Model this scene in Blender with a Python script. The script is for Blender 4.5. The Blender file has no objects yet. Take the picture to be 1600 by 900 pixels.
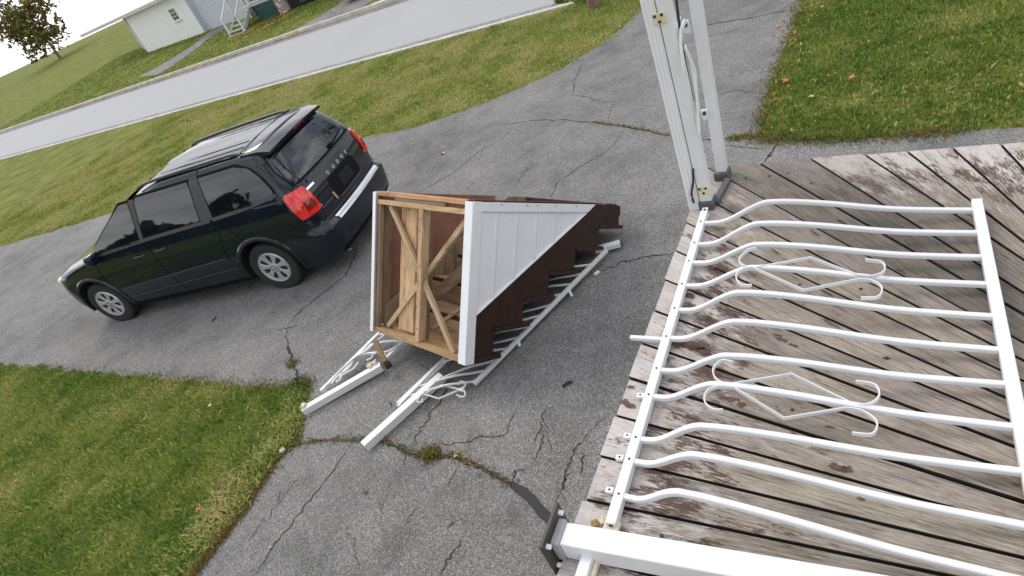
import bpy, bmesh, math, random
import numpy as np
from mathutils import Vector, Matrix
R0 = random.Random(7)
NR = np.random.default_rng(11)
SC = bpy.context.scene
COL = SC.collection

# ------------------------------------------------------------------ camera
F_PX, PITCH, ROLL, CAM_H = 985.0, 0.575, -0.435, 3.43
FWD = Vector((0, math.cos(PITCH), -math.sin(PITCH)))
_u0 = Vector((0, math.sin(PITCH), math.cos(PITCH))); _r0 = Vector((1, 0, 0))
RIGHT = math.cos(ROLL) * _r0 + math.sin(ROLL) * _u0
UP = -math.sin(ROLL) * _r0 + math.cos(ROLL) * _u0
CAM = Vector((0, 0, CAM_H))
cd = bpy.data.cameras.new('camera'); cam = bpy.data.objects.new('camera', cd); COL.objects.link(cam)
cd.sensor_width = 36.0; cd.lens = F_PX / 1600 * 36.0; cd.clip_start = 0.05; cd.clip_end = 2000
M = Matrix.Identity(4)
for i in range(3):
    M[i][0] = RIGHT[i]; M[i][1] = UP[i]; M[i][2] = -FWD[i]; M[i][3] = CAM[i]
cam.matrix_world = M
SC.camera = cam

# ------------------------------------------------------------------ light
SUN_EL, SUN_AZ = math.radians(44), math.radians(332)      # azimuth clockwise from +Y
w = bpy.data.worlds.new('World'); SC.world = w; w.use_nodes = True
nt = w.node_tree; nt.nodes.clear()
out = nt.nodes.new('ShaderNodeOutputWorld'); bg = nt.nodes.new('ShaderNodeBackground')
sky = nt.nodes.new('ShaderNodeTexSky'); sky.sky_type = 'NISHITA'; sky.sun_disc = False
sky.sun_elevation = SUN_EL; sky.sun_rotation = SUN_AZ; sky.air_density = 1.0; sky.dust_density = 1.5
tc = nt.nodes.new('ShaderNodeTexCoord'); mp = nt.nodes.new('ShaderNodeMapping'); mp.inputs['Scale'].default_value = (1, 1, 2.6)
nz = nt.nodes.new('ShaderNodeTexNoise'); nz.inputs['Scale'].default_value = 2.3; nz.inputs['Detail'].default_value = 7; nz.inputs['Roughness'].default_value = .55
rp = nt.nodes.new('ShaderNodeValToRGB'); rp.color_ramp.elements[0].position = .36; rp.color_ramp.elements[1].position = .52
rp.color_ramp.elements[0].color = (.25, .25, .25, 1); rp.color_ramp.elements[1].color = (1, 1, 1, 1)
nz2 = nt.nodes.new('ShaderNodeTexNoise'); nz2.inputs['Scale'].default_value = 3.2; nz2.inputs['Detail'].default_value = 6
cr = nt.nodes.new('ShaderNodeValToRGB'); cr.color_ramp.elements[0].position = .3; cr.color_ramp.elements[1].position = .7
cr.color_ramp.elements[0].color = (4.6, 4.75, 5.1, 1); cr.color_ramp.elements[1].color = (13.5, 13.6, 13.9, 1)
mx = nt.nodes.new('ShaderNodeMixRGB')
L = nt.links.new
L(tc.outputs['Generated'], mp.inputs['Vector']); L(mp.outputs[0], nz.inputs['Vector']); L(mp.outputs[0], nz2.inputs['Vector'])
L(nz.outputs['Fac'], rp.inputs[0]); L(nz2.outputs['Fac'], cr.inputs[0])
L(rp.outputs[0], mx.inputs[0]); L(sky.outputs[0], mx.inputs[1]); L(cr.outputs[0], mx.inputs[2])
L(mx.outputs[0], bg.inputs[0]); bg.inputs[1].default_value = 0.10; L(bg.outputs[0], out.inputs[0])
sd = bpy.data.lights.new('sun', 'SUN'); sd.energy = 1.2; sd.angle = math.radians(26); sd.color = (1, .95, .88)
so = bpy.data.objects.new('sun', sd); COL.objects.link(so); so.location = (3, -4, 9)
sdir = Vector((math.sin(SUN_AZ) * math.cos(SUN_EL), math.cos(SUN_AZ) * math.cos(SUN_EL), math.sin(SUN_EL)))
so.rotation_euler = sdir.to_track_quat('Z', 'Y').to_euler()
SC.view_settings.view_transform = 'Standard'; SC.view_settings.look = 'None'
SC.view_settings.exposure = 0.45; SC.view_settings.gamma = 1.0; SC.view_settings.use_curve_mapping = False
SC.render.engine = 'CYCLES'; SC.cycles.max_bounces = 8; SC.cycles.use_denoising = True

# ------------------------------------------------------------------ terrain and picking
KD = Vector((0.75229, -0.65883, 0)); KN = Vector((0.65883, 0.75229, 0))     # along / across the street
S_NEAR, S_FAR = 14.05, 20.5
def zt(s):
    if s < S_NEAR: return 0.0
    if s < S_NEAR + 8: return (s - S_NEAR) * .035
    if s < 60: return .28 + (s - S_NEAR - 8) * .06
    return .28 + (60 - S_NEAR - 8) * .06
def ray(u, v): return (RIGHT * ((u - 800) / F_PX) - UP * ((v - 450) / F_PX) + FWD)
def G(u, v, z=None):
    """point of the place seen at photograph position u, v: on the terrain, or on the level z"""
    r = ray(u, v)
    if z is not None:
        return CAM + r * ((z - CAM_H) / r.z)
    lo, hi = .1, 400.
    for _ in range(50):
        m = (lo + hi) / 2; p = CAM + r * m
        if p.z > zt(p.dot(KN)): lo = m
        else: hi = m
    return CAM + r * lo
def on_plane(u, v, p0, n):
    r = ray(u, v); return CAM + r * ((p0 - CAM).dot(n) / r.dot(n))
def TS(t, s, dz=0): 
    p = KD * t + KN * s; p.z = zt(s) + dz; return p

# ------------------------------------------------------------------ mesh helpers
class MB:
    def __init__(s): s.v = []; s.f = []; s.uv = {}
    def add(s, verts, faces):
        b = len(s.v); s.v += [tuple(x) for x in verts]; s.f += [tuple(b + i for i in f) for f in faces]; return s
    def box(s, c, d, X=(1, 0, 0), Y=(0, 1, 0), Z=(0, 0, 1)):
        c, X, Y, Z = Vector(c), Vector(X), Vector(Y), Vector(Z)
        vs = [c + X * (d[0] / 2 * i) + Y * (d[1] / 2 * j) + Z * (d[2] / 2 * k) for k in (-1, 1) for j in (-1, 1) for i in (-1, 1)]
        return s.add(vs, [(0, 2, 3, 1), (4, 5, 7, 6), (0, 1, 5, 4), (2, 6, 7, 3), (1, 3, 7, 5), (0, 4, 6, 2)])
    def beam(s, a, b, wd, ht, up=(0, 0, 1)):
        a, b = Vector(a), Vector(b); x = (b - a); ln = x.length; x.normalize()
        u = Vector(up); y = u.cross(x)
        if y.length < 1e-4: y = Vector((1, 0, 0)).cross(x)
        y.normalize(); z = x.cross(y)
        return s.box((a + b) / 2, (ln, wd, ht), x, y, z)
    def tube(s, pts, r, n=8, flat=None, cap=True, up=(0, 0, 1)):
        """round (or, with flat=(width, height), rectangular) bar along a line of points"""
        pts = [Vector(p) for p in pts]; rings = []
        up = Vector(up)
        for i, p in enumerate(pts):
            a = pts[max(i - 1, 0)]; b = pts[min(i + 1, len(pts) - 1)]; t = (b - a).normalized()
            y = up.cross(t)
            if y.length < 1e-3: y = Vector((1, 0, 0)).cross(t)
            y.normalize(); z = t.cross(y)
            if flat:
                ring = [p + y * (flat[0] / 2 * i2) + z * (flat[1] / 2 * j2) for i2, j2 in ((-1, -1), (1, -1), (1, 1), (-1, 1))]
            else:
                rr = r[i] if isinstance(r, (list, tuple)) else r
                ring = [p + y * (rr * math.cos(2 * math.pi * k / n)) + z * (rr * math.sin(2 * math.pi * k / n)) for k in range(n)]
            rings.append(ring)
        m = len(rings[0]); vs = [q for r_ in rings for q in r_]; fs = []
        for i in range(len(rings) - 1):
            for k in range(m):
                fs.append((i * m + k, i * m + (k + 1) % m, (i + 1) * m + (k + 1) % m, (i + 1) * m + k))
        if cap: fs += [tuple(range(m))[::-1], tuple((len(rings) - 1) * m + k for k in range(m))]
        return s.add(vs, fs)
    def prism(s, poly, off):
        """polygon (list of points) pushed along off"""
        off = Vector(off); n = len(poly); a = [Vector(p) for p in poly]; b = [p + off for p in a]
        return s.add(a + b, [tuple(range(n))[::-1], tuple(range(n, 2 * n))] + [(i, (i + 1) % n, n + (i + 1) % n, n + i) for i in range(n)])
    def cyl(s, c, ax, r, h, n=16, r2=None):
        ax = Vector(ax).normalized(); c = Vector(c)
        return s.tube([c - ax * h / 2, c + ax * h / 2], [r, r2 if r2 is not None else r], n)
    def build(s, name, mat, parent=None, smooth=False, bevel=0, seg=2, recalc=True, tri=False):
        me = bpy.data.meshes.new(name); me.from_pydata(s.v, [], s.f); me.update()
        if recalc:
            bm = bmesh.new(); bm.from_mesh(me); bmesh.ops.recalc_face_normals(bm, faces=bm.faces); bm.to_mesh(me); bm.free()
        if smooth:
            me.polygons.foreach_set('use_smooth', [True] * len(me.polygons))
        if mat: me.materials.append(mat)
        o = bpy.data.objects.new(name, me); COL.objects.link(o)
        if parent: o.parent = parent
        if bevel:
            b = o.modifiers.new('bevel', 'BEVEL'); b.width = bevel; b.segments = seg; b.limit_method = 'ANGLE'; b.angle_limit = .6
        if smooth or bevel:
            try:
                me.polygons.foreach_set('use_smooth', [True] * len(me.polygons))
                me.set_sharp_from_angle(angle=math.radians(38))
            except Exception: pass
        return o
def thing(name, label, cat, group=None):
    o = bpy.data.objects.new(name, None); COL.objects.link(o); o['label'] = label; o['category'] = cat; o.empty_display_size = .1
    if group: o['group'] = group
    return o
def tag(o, label, cat, group=None):
    o['label'] = label; o['category'] = cat
    if group: o['group'] = group
    return o
def struct(o): o['kind'] = 'structure'; return o
def stuff(o): o['kind'] = 'stuff'; return o
def smooth_path(pts, n=6):
    """Catmull-Rom through the points"""
    P = [Vector(p) for p in pts]; o = []
    for i in range(len(P) - 1):
        a = P[max(i - 1, 0)]; b = P[i]; c = P[i + 1]; d = P[min(i + 2, len(P) - 1)]
        for k in range(n):
            t = k / n
            o.append(.5 * ((2 * b) + (c - a) * t + (2 * a - 5 * b + 4 * c - d) * t * t + (3 * b - a - 3 * c + d) * t ** 3))
    o.append(P[-1]); return o

# ------------------------------------------------------------------ materials
class NT:
    def __init__(s, name):
        s.m = bpy.data.materials.new(name); s.m.use_nodes = True; s.t = s.m.node_tree
        s.b = s.t.nodes['Principled BSDF']; s.o = s.t.nodes['Material Output']
    def n(s, typ, **kw):
        x = s.t.nodes.new('ShaderNode' + typ)
        for k, v in kw.items(): setattr(x, k, v)
        return x
    def set(s, sock, v):
        if hasattr(v, 'links') or hasattr(v, 'is_output'): s.t.links.new(v, sock)
        else: sock.default_value = v
    def coord(s, kind='Object', scale=(1, 1, 1)):
        c = s.n('TexCoord'); m = s.n('Mapping'); s.t.links.new(c.outputs[kind], m.inputs[0]); m.inputs['Scale'].default_value = scale
        return m.outputs[0]
    def noise(s, vec, scale, detail=4, rough=.55, dist=0):
        x = s.n('TexNoise'); s.t.links.new(vec, x.inputs['Vector']); x.inputs['Scale'].default_value = scale
        x.inputs['Detail'].default_value = detail; x.inputs['Roughness'].default_value = rough; x.inputs['Distortion'].default_value = dist
        return x.outputs['Fac']
    def voro(s, vec, scale, out='Color', feature='F1'):
        x = s.n('TexVoronoi', feature=feature); s.t.links.new(vec, x.inputs['Vector']); x.inputs['Scale'].default_value = scale
        return x.outputs[out]
    def ramp(s, fac, stops):
        x = s.n('ValToRGB'); s.t.links.new(fac, x.inputs[0]); e = x.color_ramp.elements
        while len(e) < len(stops): e.new(.5)
        for i, (p, c) in enumerate(stops):
            e[i].position = p; e[i].color = tuple(c) + (1,) if hasattr(c, '__len__') else (c, c, c, 1)
        return x.outputs[0]
    def mix(s, fac, a, b, typ='MIX'):
        x = s.n('MixRGB', blend_type=typ)
        for i, v in enumerate((fac, a, b)):
            if isinstance(v, tuple) and len(v) == 3: v = v + (1,)
            s.set(x.inputs[i], v)
        return x.outputs[0]
    def math(s, op, a, b=0, c=0):
        x = s.n('Math', operation=op); s.set(x.inputs[0], a); s.set(x.inputs[1], b); s.set(x.inputs[2], c); return x.outputs[0]
    def sep(s, vec, i):
        x = s.n('SeparateXYZ'); s.t.links.new(vec, x.inputs[0]); return x.outputs[i]
    def bump(s, h, strength=.3, dist=.01):
        x = s.n('Bump'); x.inputs['Strength'].default_value = strength; x.inputs['Distance'].default_value = dist
        s.t.links.new(h, x.inputs['Height']); s.t.links.new(x.outputs[0], s.b.inputs['Normal'])
    def p(s, **kw):
        for k, v in kw.items():
            k = {'col': 'Base Color', 'rough': 'Roughness', 'metal': 'Metallic', 'spec': 'Specular IOR Level', 'coat': 'Coat Weight',
                 'coatr': 'Coat Roughness', 'trans': 'Transmission Weight', 'ior': 'IOR', 'alpha': 'Alpha'}[k]
            if isinstance(v, tuple) and len(v) == 3: v = v + (1,)
            s.set(s.b.inputs[k], v)
        return s.m
def plain(name, col, rough=.5, metal=0, var=.12, scale=9, bump=0, coat=0, spec=.5):
    m = NT(name); c = m.coord(); f = m.noise(c, scale, 6, .65)
    k = m.ramp(f, [(.3, tuple(x * (1 - var) for x in col)), (.7, tuple(min(1, x * (1 + var)) for x in col))])
    r = m.math('MULTIPLY_ADD', f, .25, rough - .12)
    if bump: m.bump(m.noise(c, scale * 12, 5), bump, .004)
    return m.p(col=k, rough=r, metal=metal, coat=coat, spec=spec)

def asphalt(name, lo, hi, fine=150, patch=True):
    m = NT(name); c = m.coord()
    v = m.voro(c, fine); g = m.n('RGBToBW'); m.t.links.new(v, g.inputs[0])
    v2 = m.voro(c, fine * .43); g2 = m.n('RGBToBW'); m.t.links.new(v2, g2.inputs[0])
    a = m.math('MULTIPLY_ADD', g.outputs[0], .80, m.math('MULTIPLY', g2.outputs[0], .20))
    col = m.ramp(a, [(.18, tuple(x * .72 for x in lo)), (.42, lo), (.66, hi), (.80, tuple(min(.7, x * 1.55) for x in hi))])
    big = m.noise(c, .55, 5, .6, .4); mid = m.noise(c, 2.6, 6, .65, .3)
    f = m.ramp(m.math('MULTIPLY_ADD', mid, .45, m.math('MULTIPLY', big, .55)), [(.36, .68), (.5, 1.0), (.64, 1.22)])
    col = m.mix(1, col, f, 'MULTIPLY')
    if patch:                                                 # oil and damp stains of their own shape
        st = m.ramp(m.noise(c, 1.1, 7, .7, .8), [(.60, 0.), (.70, .4)])
        col = m.mix(st, col, tuple(x * .45 for x in lo))
    m.bump(m.math('ADD', a, m.math('MULTIPLY', mid, .6)), .35, .006)
    return m.p(col=col, rough=.88, spec=.3)
ASPHALT = asphalt('old_asphalt', (.130, .127, .124), (.232, .227, .220), 185)
ROADM = plain('street_asphalt', (.35, .354, .365), .85, var=.06, scale=.35, bump=.1)
DARKASPH = plain('crack_dirt', (.035, .032, .028), .95, var=.5, scale=60, bump=.5)
TAR = plain('tar_patch', (.03, .03, .032), .8, var=.3, scale=40, bump=.3)
GRAVEL = asphalt('grey_gravel', (.14, .135, .135), (.25, .245, .24), 26, False)
CONC = plain('concrete', (.52, .49, .43), .9, var=.22, scale=6, bump=.3)
KERBM = plain('kerb_concrete', (.58, .55, .48), .9, var=.25, scale=3, bump=.3)
def ground_mat():
    m = NT('lawn_soil'); c = m.coord()
    a = m.noise(c, 1.3, 6, .65, .3); b = m.noise(c, 14, 6, .7); d = m.noise(c, 70, 4, .7)
    f = m.math('MULTIPLY_ADD', a, .4, m.math('MULTIPLY_ADD', b, .35, m.math('MULTIPLY', d, .25)))
    col = m.ramp(f, [(.36, (.05, .06, .015)), (.47, (.12, .145, .03)), (.55, (.20, .21, .05)), (.66, (.32, .27, .10))])
    m.bump(f, .8, .03); return m.p(col=col, rough=.95, spec=.1)
GROUND = ground_mat()
def grass_mat(name, stops):
    m = NT(name); a = m.n('Attribute', attribute_name='tint')
    col = m.ramp(a.outputs['Fac'], stops)
    m.p(col=col, rough=.55, spec=.25)
    t = m.n('BsdfTranslucent'); m.t.links.new(col, t.inputs[0]); ms = m.n('MixShader'); ms.inputs[0].default_value = .3
    m.t.links.new(m.b.outputs[0], ms.inputs[1]); m.t.links.new(t.outputs[0], ms.inputs[2]); m.t.links.new(ms.outputs[0], m.o.inputs[0])
    return m.m
GRASS = grass_mat('grass_blades', [(0, (.05, .12, .014)), (.36, (.115, .215, .028)), (.6, (.235, .315, .05)), (.8, (.39, .39, .11)), (1, (.54, .47, .23))])
WEED = grass_mat('weed_leaves', [(0, (.07, .10, .02)), (.4, (.16, .19, .04)), (.7, (.26, .19, .06)), (1, (.24, .10, .04))])
LITTER = grass_mat('dead_leaves', [(0, (.16, .06, .02)), (.35, (.32, .16, .05)), (.7, (.52, .36, .10)), (1, (.68, .56, .22))])
def leafmat(name, col):
    m = NT(name); c = m.coord(); f = m.noise(c, 30, 5)
    k = m.ramp(f, [(.3, tuple(x * .6 for x in col)), (.65, col)]); return m.p(col=k, rough=.6)
LEAF_Y = leafmat('yellow_leaf', (.75, .55, .16)); LEAF_O = leafmat('orange_leaf', (.62, .22, .06)); LEAF_B = leafmat('brown_leaf', (.28, .14, .08)); LEAF_P = leafmat('pale_leaf', (.78, .66, .38))

def wood(name, dark, light, along='UV', knots=True, rough=.75, grain=1.0):
    m = NT(name); c = m.n('UVMap') if along == 'UV' else None
    v = c.outputs[0] if c else m.coord()
    mp = m.n('Mapping'); m.t.links.new(v, mp.inputs[0]); mp.inputs['Scale'].default_value = (1.6, 34 * grain, 34)
    g = m.noise(mp.outputs[0], 2.2, 7, .68, .7)
    mp2 = m.n('Mapping'); m.t.links.new(v, mp2.inputs[0]); mp2.inputs['Scale'].default_value = (1, 5, 5)
    b = m.noise(mp2.outputs[0], 1.6, 4, .6)
    f = m.math('MULTIPLY_ADD', g, .65, m.math('MULTIPLY', b, .35))
    mid = tuple((x + y) / 2 for x, y in zip(dark, light))
    col = m.ramp(f, [(.34, dark), (.5, mid), (.64, light)])
    if knots:
        mp3 = m.n('Mapping'); m.t.links.new(v, mp3.inputs[0]); mp3.inputs['Scale'].default_value = (1, 1.7, 1.7)
        k = m.voro(mp3.outputs[0], 4.5, 'Distance'); kr = m.ramp(k, [(.045, 1.), (.09, 0.)])
        col = m.mix(kr, col, tuple(x * .35 for x in dark))
    sn_ = m.noise(mp2.outputs[0], 2.6, 7, .7, .8); col = m.mix(m.ramp(sn_, [(.5, 0.), (.66, .75)]), col, tuple(x * .42 for x in mid))
    m.bump(f, .4, .004); oi = m.n('ObjectInfo'); col = m.mix(1, col, oi.outputs['Color'], 'MULTIPLY')
    return m.p(col=col, rough=rough, spec=.25)
PINE = wood('fresh_pine', (.34, .22, .125), (.70, .53, .34))
OLDWOOD = wood('old_framing', (.15, .10, .065), (.34, .25, .16))
STAKE = wood('broken_stake_wood', (.18, .12, .06), (.5, .36, .17))
def board_mat():
    """weathered decking: bare grey wood, peeling pinkish paint by the edge, brown undercoat where it flaked"""
    m = NT('weathered_decking'); uv = m.n('UVMap').outputs[0]; u = m.sep(uv, 0)
    oi = m.n('ObjectInfo'); cx = m.n('CombineXYZ'); m.t.links.new(m.math('MULTIPLY', oi.outputs['Random'], 37.), cx.inputs[0]); m.t.links.new(m.math('MULTIPLY', oi.outputs['Random'], 91.), cx.inputs[1])
    va = m.n('VectorMath', operation='ADD'); m.t.links.new(uv, va.inputs[0]); m.t.links.new(cx.outputs[0], va.inputs[1]); v = va.outputs[0]
    def mapped(sc):
        x = m.n('Mapping'); m.t.links.new(v, x.inputs[0]); x.inputs['Scale'].default_value = sc; return x.outputs[0]
    g = m.noise(mapped((3.2, 72, 1)), 2.0, 9, .74, .35)
    blot = m.noise(mapped((2.2, 6, 1)), 1.7, 5, .6, .4)
    f = m.math('MULTIPLY_ADD', g, .7, m.math('MULTIPLY', blot, .3))
    bare = m.ramp(f, [(.33, (.10, .080, .063)), (.43, (.208, .176, .146)), (.53, (.33, .29, .25)), (.68, (.465, .43, .38))])
    k = m.voro(mapped((1.3, 4.2, 1)), 1.5, 'Distance'); kr = m.ramp(k, [(.04, .85), (.075, 0.)]); bare = m.mix(kr, bare, (.07, .04, .028))
    tone = m.mix(1, bare, oi.outputs['Color'], 'MULTIPLY')
    # peeling pale paint: thick near the edge of the deck
    near = m.ramp(u, [(0., 1.), (.16, .84), (.42, .58), (.75, .36)])
    pn = m.noise(mapped((6, 60, 1)), 2.4, 9, .78, .3); pb = m.noise(mapped((3.5, 9, 1)), 1.9, 4, .6)
    pm = m.math('ADD', m.math('MULTIPLY_ADD', pn, .55, m.math('MULTIPLY', pb, .45)), m.math('MULTIPLY_ADD', near, .42, -.29))
    pf = m.math('MULTIPLY', m.ramp(pm, [(.475, 0.), (.525, 1.)]), oi.outputs['Alpha'])
    pc = m.ramp(blot, [(.3, (.43, .385, .36)), (.7, (.58, .54, .515))])
    col = m.mix(m.math('MULTIPLY', pf, .88), tone, pc)
    # brown undercoat showing in flakes
    fn = m.noise(mapped((9, 55, 1)), 2.0, 9, .82, .2); fb = m.noise(mapped((4.2, 9, 1)), 1.4, 5, .6)
    bandm = m.ramp(u, [(0., .34), (.12, .50), (.26, .70), (.5, .42), (.9, .28)])
    fm = m.math('ADD', m.math('MULTIPLY_ADD', fn, .5, m.math('MULTIPLY', fb, .5)), m.math('MULTIPLY', bandm, .25))
    fl = m.math('MULTIPLY', m.ramp(fm, [(.652, 0.), (.684, 1.)]), oi.outputs['Alpha'])
    bc = m.ramp(g, [(.3, (.045, .022, .016)), (.7, (.13, .075, .055))])
    col = m.mix(m.math('MULTIPLY', fl, .9), col, bc)
    # fine drying checks
    ch = m.ramp(m.noise(mapped((1.6, 120, 1)), 2.0, 5, .6, .3), [(.33, .85), (.39, 0.)]); col = m.mix(ch, col, (.05, .035, .028))
    fine = m.ramp(m.noise(mapped((16, 170, 1)), 2.0, 4, .7), [(.32, .66), (.5, 1.0), (.66, 1.16)]); col = m.mix(1, col, fine, 'MULTIPLY')
    h = m.math('ADD', m.math('MULTIPLY', g, .6), m.math('MULTIPLY', pf, .5)); m.bump(h, .5, .004)
    return m.p(col=col, rough=.82, spec=.25)
BOARD = board_mat()
UNDER = plain('deck_frame_wood', (.09, .065, .05), .9, var=.3, scale=12)
def brown_mat():
    m = NT('flaking_brown_paint'); c = m.coord(); a = m.noise(c, 8, 7, .7); s = m.noise(c, 26, 8, .75, 1.5)
    col = m.ramp(a, [(.3, (.016, .007, .005)), (.62, (.042, .017, .011)), (.78, (.085, .036, .023))])
    fl = m.ramp(s, [(.64, 0.), (.69, .75)]); col = m.mix(fl, col, (.24, .15, .10)); m.bump(s, .3, .004)
    return m.p(col=col, rough=.5, spec=.4)
BROWN = brown_mat()
REDB = plain('red_brown_sheathing', (.23, .10, .072), .75, var=.18, scale=5, bump=.15)
def white_mat(name, col=(.76, .765, .78), rough=.38, dirt=.35):
    m = NT(name); c = m.coord(); a = m.noise(c, 5, 7, .7); d = m.noise(c, 30, 8, .75, .6)
    k = m.ramp(a, [(.3, tuple(x * .93 for x in col)), (.65, col)])
    dm = m.ramp(d, [(.62, 0.), (.78, dirt)]); k = m.mix(dm, k, (.42, .38, .32))
    return m.p(col=k, rough=m.math('MULTIPLY_ADD', a, .25, rough - .1), spec=.45)
WHITE = white_mat('white_painted_metal'); VINYL = white_mat('white_vinyl', (.84, .85, .875), .45, .10); SCRAP = white_mat('scuffed_white_metal', (.66, .665, .67), .4, .7)
GREYP = plain('grey_plastic', (.085, .085, .088), .6, var=.35, scale=30)
PLATE = plain('brown_black_flange', (.05, .042, .034), .5, var=.4, scale=25)
FOAM = plain('yellow_foam', (.70, .63, .47), .9, var=.3, scale=30, bump=.6)
FOAMB = plain('brown_foam', (.40, .24, .09), .9, var=.5, scale=50, bump=.8)
CABLE = plain('black_cable', (.012, .012, .012), .5)
BRACK = plain('cream_bracket', (.72, .62, .40), .5, var=.12, scale=40)
SCREW = plain('dark_screw', (.03, .028, .025), .5, metal=.3)
RUST = plain('rust', (.16, .06, .025), .9, var=.5, scale=40, bump=.5)

# ------------------------------------------------------------------ ground, street, driveway
def sheet(name, poly, mat, lift=.004, parent=None, jit=0, step=.25, kind=True):
    pts = []
    n = len(poly)
    for i in range(n):
        a = Vector(poly[i]); b = Vector(poly[(i + 1) % n]); k = max(1, int((b - a).length / step)) if jit else 1
        for j in range(k):
            p = a.lerp(b, j / k)
            if jit and j: p = p + Vector((R0.uniform(-jit, jit), R0.uniform(-jit, jit), 0))
            pts.append(p)
    bm = bmesh.new(); vs = [bm.verts.new((p.x, p.y, p.z + lift)) for p in pts]; f = bm.faces.new(vs); bmesh.ops.triangulate(bm, faces=[f])
    bmesh.ops.recalc_face_normals(bm, faces=bm.faces)
    if sum(x.normal.z for x in bm.faces) < 0: bmesh.ops.reverse_faces(bm, faces=bm.faces)
    me = bpy.data.meshes.new(name); bm.to_mesh(me); bm.free(); me.materials.append(mat)
    o = bpy.data.objects.new(name, me); COL.objects.link(o)
    if parent: o.parent = parent
    elif kind: struct(o)
    return o
mb = MB(); ss = [-60, S_NEAR, S_NEAR + 8, 60, 400]; tsx = [-500, -120, -60, -30, 0, 30, 60, 120, 500]
for s_ in ss:
    for t_ in tsx: mb.v.append(tuple(TS(t_, s_)))
for i in range(len(ss) - 1):
    for j in range(len(tsx) - 1):
        a = i * len(tsx) + j; mb.f.append((a, a + 1, a + 1 + len(tsx), a + len(tsx)))
struct(mb.build('ground', GROUND))
def strip(name, t0, t1, s0, s1, mat, lift): 
    m = MB(); vs = []
    for t_ in np.linspace(t0, t1, 12):
        for s_ in (s0, s1): vs.append(TS(t_, s_, lift))
    m.add(vs, [(2 * i, 2 * i + 2, 2 * i + 3, 2 * i + 1) for i in range(11)]); o = m.build(name, mat, recalc=False); return struct(o)
strip('street', -140, 90, S_NEAR + .1, S_FAR - .02, ROADM, .008)
strip('gutter', -140, 90, S_FAR - .62, S_FAR - .02, asphalt('gutter_asphalt', (.15, .145, .14), (.24, .23, .22), 40), .013)
strip('near_gutter', -140, 90, S_NEAR + .1, S_NEAR + .45, asphalt('near_gutter_asphalt', (.20, .20, .205), (.29, .285, .28), 40), .013)
for nm, s_, hh in (('near_kerb', S_NEAR, .05), ('far_kerb', S_FAR + .06, .15)):
    m = MB(); t_ = -140
    while t_ < 90:
        ln = 3.0; m.box(TS(t_ + ln / 2, s_, hh / 2 - .1) , (ln - .012, .14, hh + .2), KD, KN, (0, 0, 1)); t_ += ln
    struct(m.build(nm, KERBM, bevel=.02))
g_px = lambda L_: [G(u, v) for u, v in L_]
LEFT_LAWN = [(300, 902), (340, 850), (380, 800), (415, 745), (440, 705), (463, 690), (468, 640), (476, 606), (440, 610), (400, 605), (300, 595), (200, 588), (60, 575), (-150, 560)]
van_dir = Vector((-.896, .4435, 0)); FL0 = G(580, 212)
far_lawn = [FL0 + van_dir * 16, FL0 + van_dir * 5, FL0] + g_px([(620, 206), (650, 199), (700, 182), (760, 160), (820, 135), (880, 106), (935, 72), (975, 42), (1000, 15)])
right_lawn = g_px([(1258, -4), (1240, 40), (1215, 105), (1197, 170), (1186, 212), (1220, 218), (1300, 219), (1400, 212), (1500, 205), (1640, 196)])
drv = [Vector((-9, -2, 0)) if False else G(230, 1000)] + g_px(LEFT_LAWN)
drv += far_lawn[:]
nk = lambda p, s_=S_NEAR - .08: p + KN * (s_ - p.dot(KN))
drv += [nk(G(1010, -5)), nk(right_lawn[0] + KN * 4)] + right_lawn + [Vector((9, -3, 0)), Vector((-1.5, -3, 0))]
driveway = sheet('driveway', [Vector((p.x, p.y, 0)) for p in drv], ASPHALT, .004, jit=.025)
# gravel drive, path and slab across the street
sheet('gravel_drive', [G(*q) for q in [(438, 58), (470, 42), (505, 22), (528, 8), (542, -8), (600, -30), (592, -6), (566, 13), (548, 29), (500, 45)]], GRAVEL, .012, jit=.1, step=.8)
sheet('footpath', [G(*q) for q in [(216, 121), (240, 108), (268, 92), (300, 72), (325, 52), (343, 39), (353, 43), (330, 58), (300, 82), (270, 103), (247, 117)]], GRAVEL, .012, jit=.05, step=.8)
m = MB(); q = [G(580, 8.5), G(612, -2), G(616, 3)]; tag_o = m.prism([p + Vector((0, 0, .02)) for p in q] + [], (0, 0, .05)).build('slab', CONC); struct(tag_o); tag_o.name = 'concrete_apron'

# cracks in the driveway: thin dirt-filled strips of the driveway
def crack(px, width, mat=DARKASPH, nm='crack', lift=.0065, jit=.02, sub=7):
    P = [G(u, v, 0) for u, v in px]; Q = []
    for i in range(len(P) - 1):
        for k in range(sub):
            p = P[i].lerp(P[i + 1], k / sub)
            if k or i: p = p + Vector((R0.gauss(0, jit), R0.gauss(0, jit), 0))
            Q.append(p)
    Q.append(P[-1]); vs = []; n = len(Q)
    for i, p in enumerate(Q):
        t = (Q[min(i + 1, n - 1)] - Q[max(i - 1, 0)]).normalized(); y = Vector((-t.y, t.x, 0))
        f = min(1, .25 + 4 * min(i, n - 1 - i) / n); ww = width * f * R0.uniform(.35, 1.35) / 2
        vs += [p + y * ww + Vector((0, 0, lift)), p - y * ww * R0.uniform(.6, 1.3) + Vector((0, 0, lift))]
    m = MB(); m.add(vs, [(2 * i, 2 * i + 2, 2 * i + 3, 2 * i + 1) for i in range(n - 1)])
    return m.build(nm, mat, driveway)
MAIN = [(440, 704), (480, 691), (520, 688), (570, 687), (605, 690), (640, 708), (670, 716), (705, 712), (740, 724), (775, 744), (800, 760)]
DIRT = plain('crack_soil', (.085, .07, .05), .95, var=.6, scale=50, bump=.6)
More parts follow.
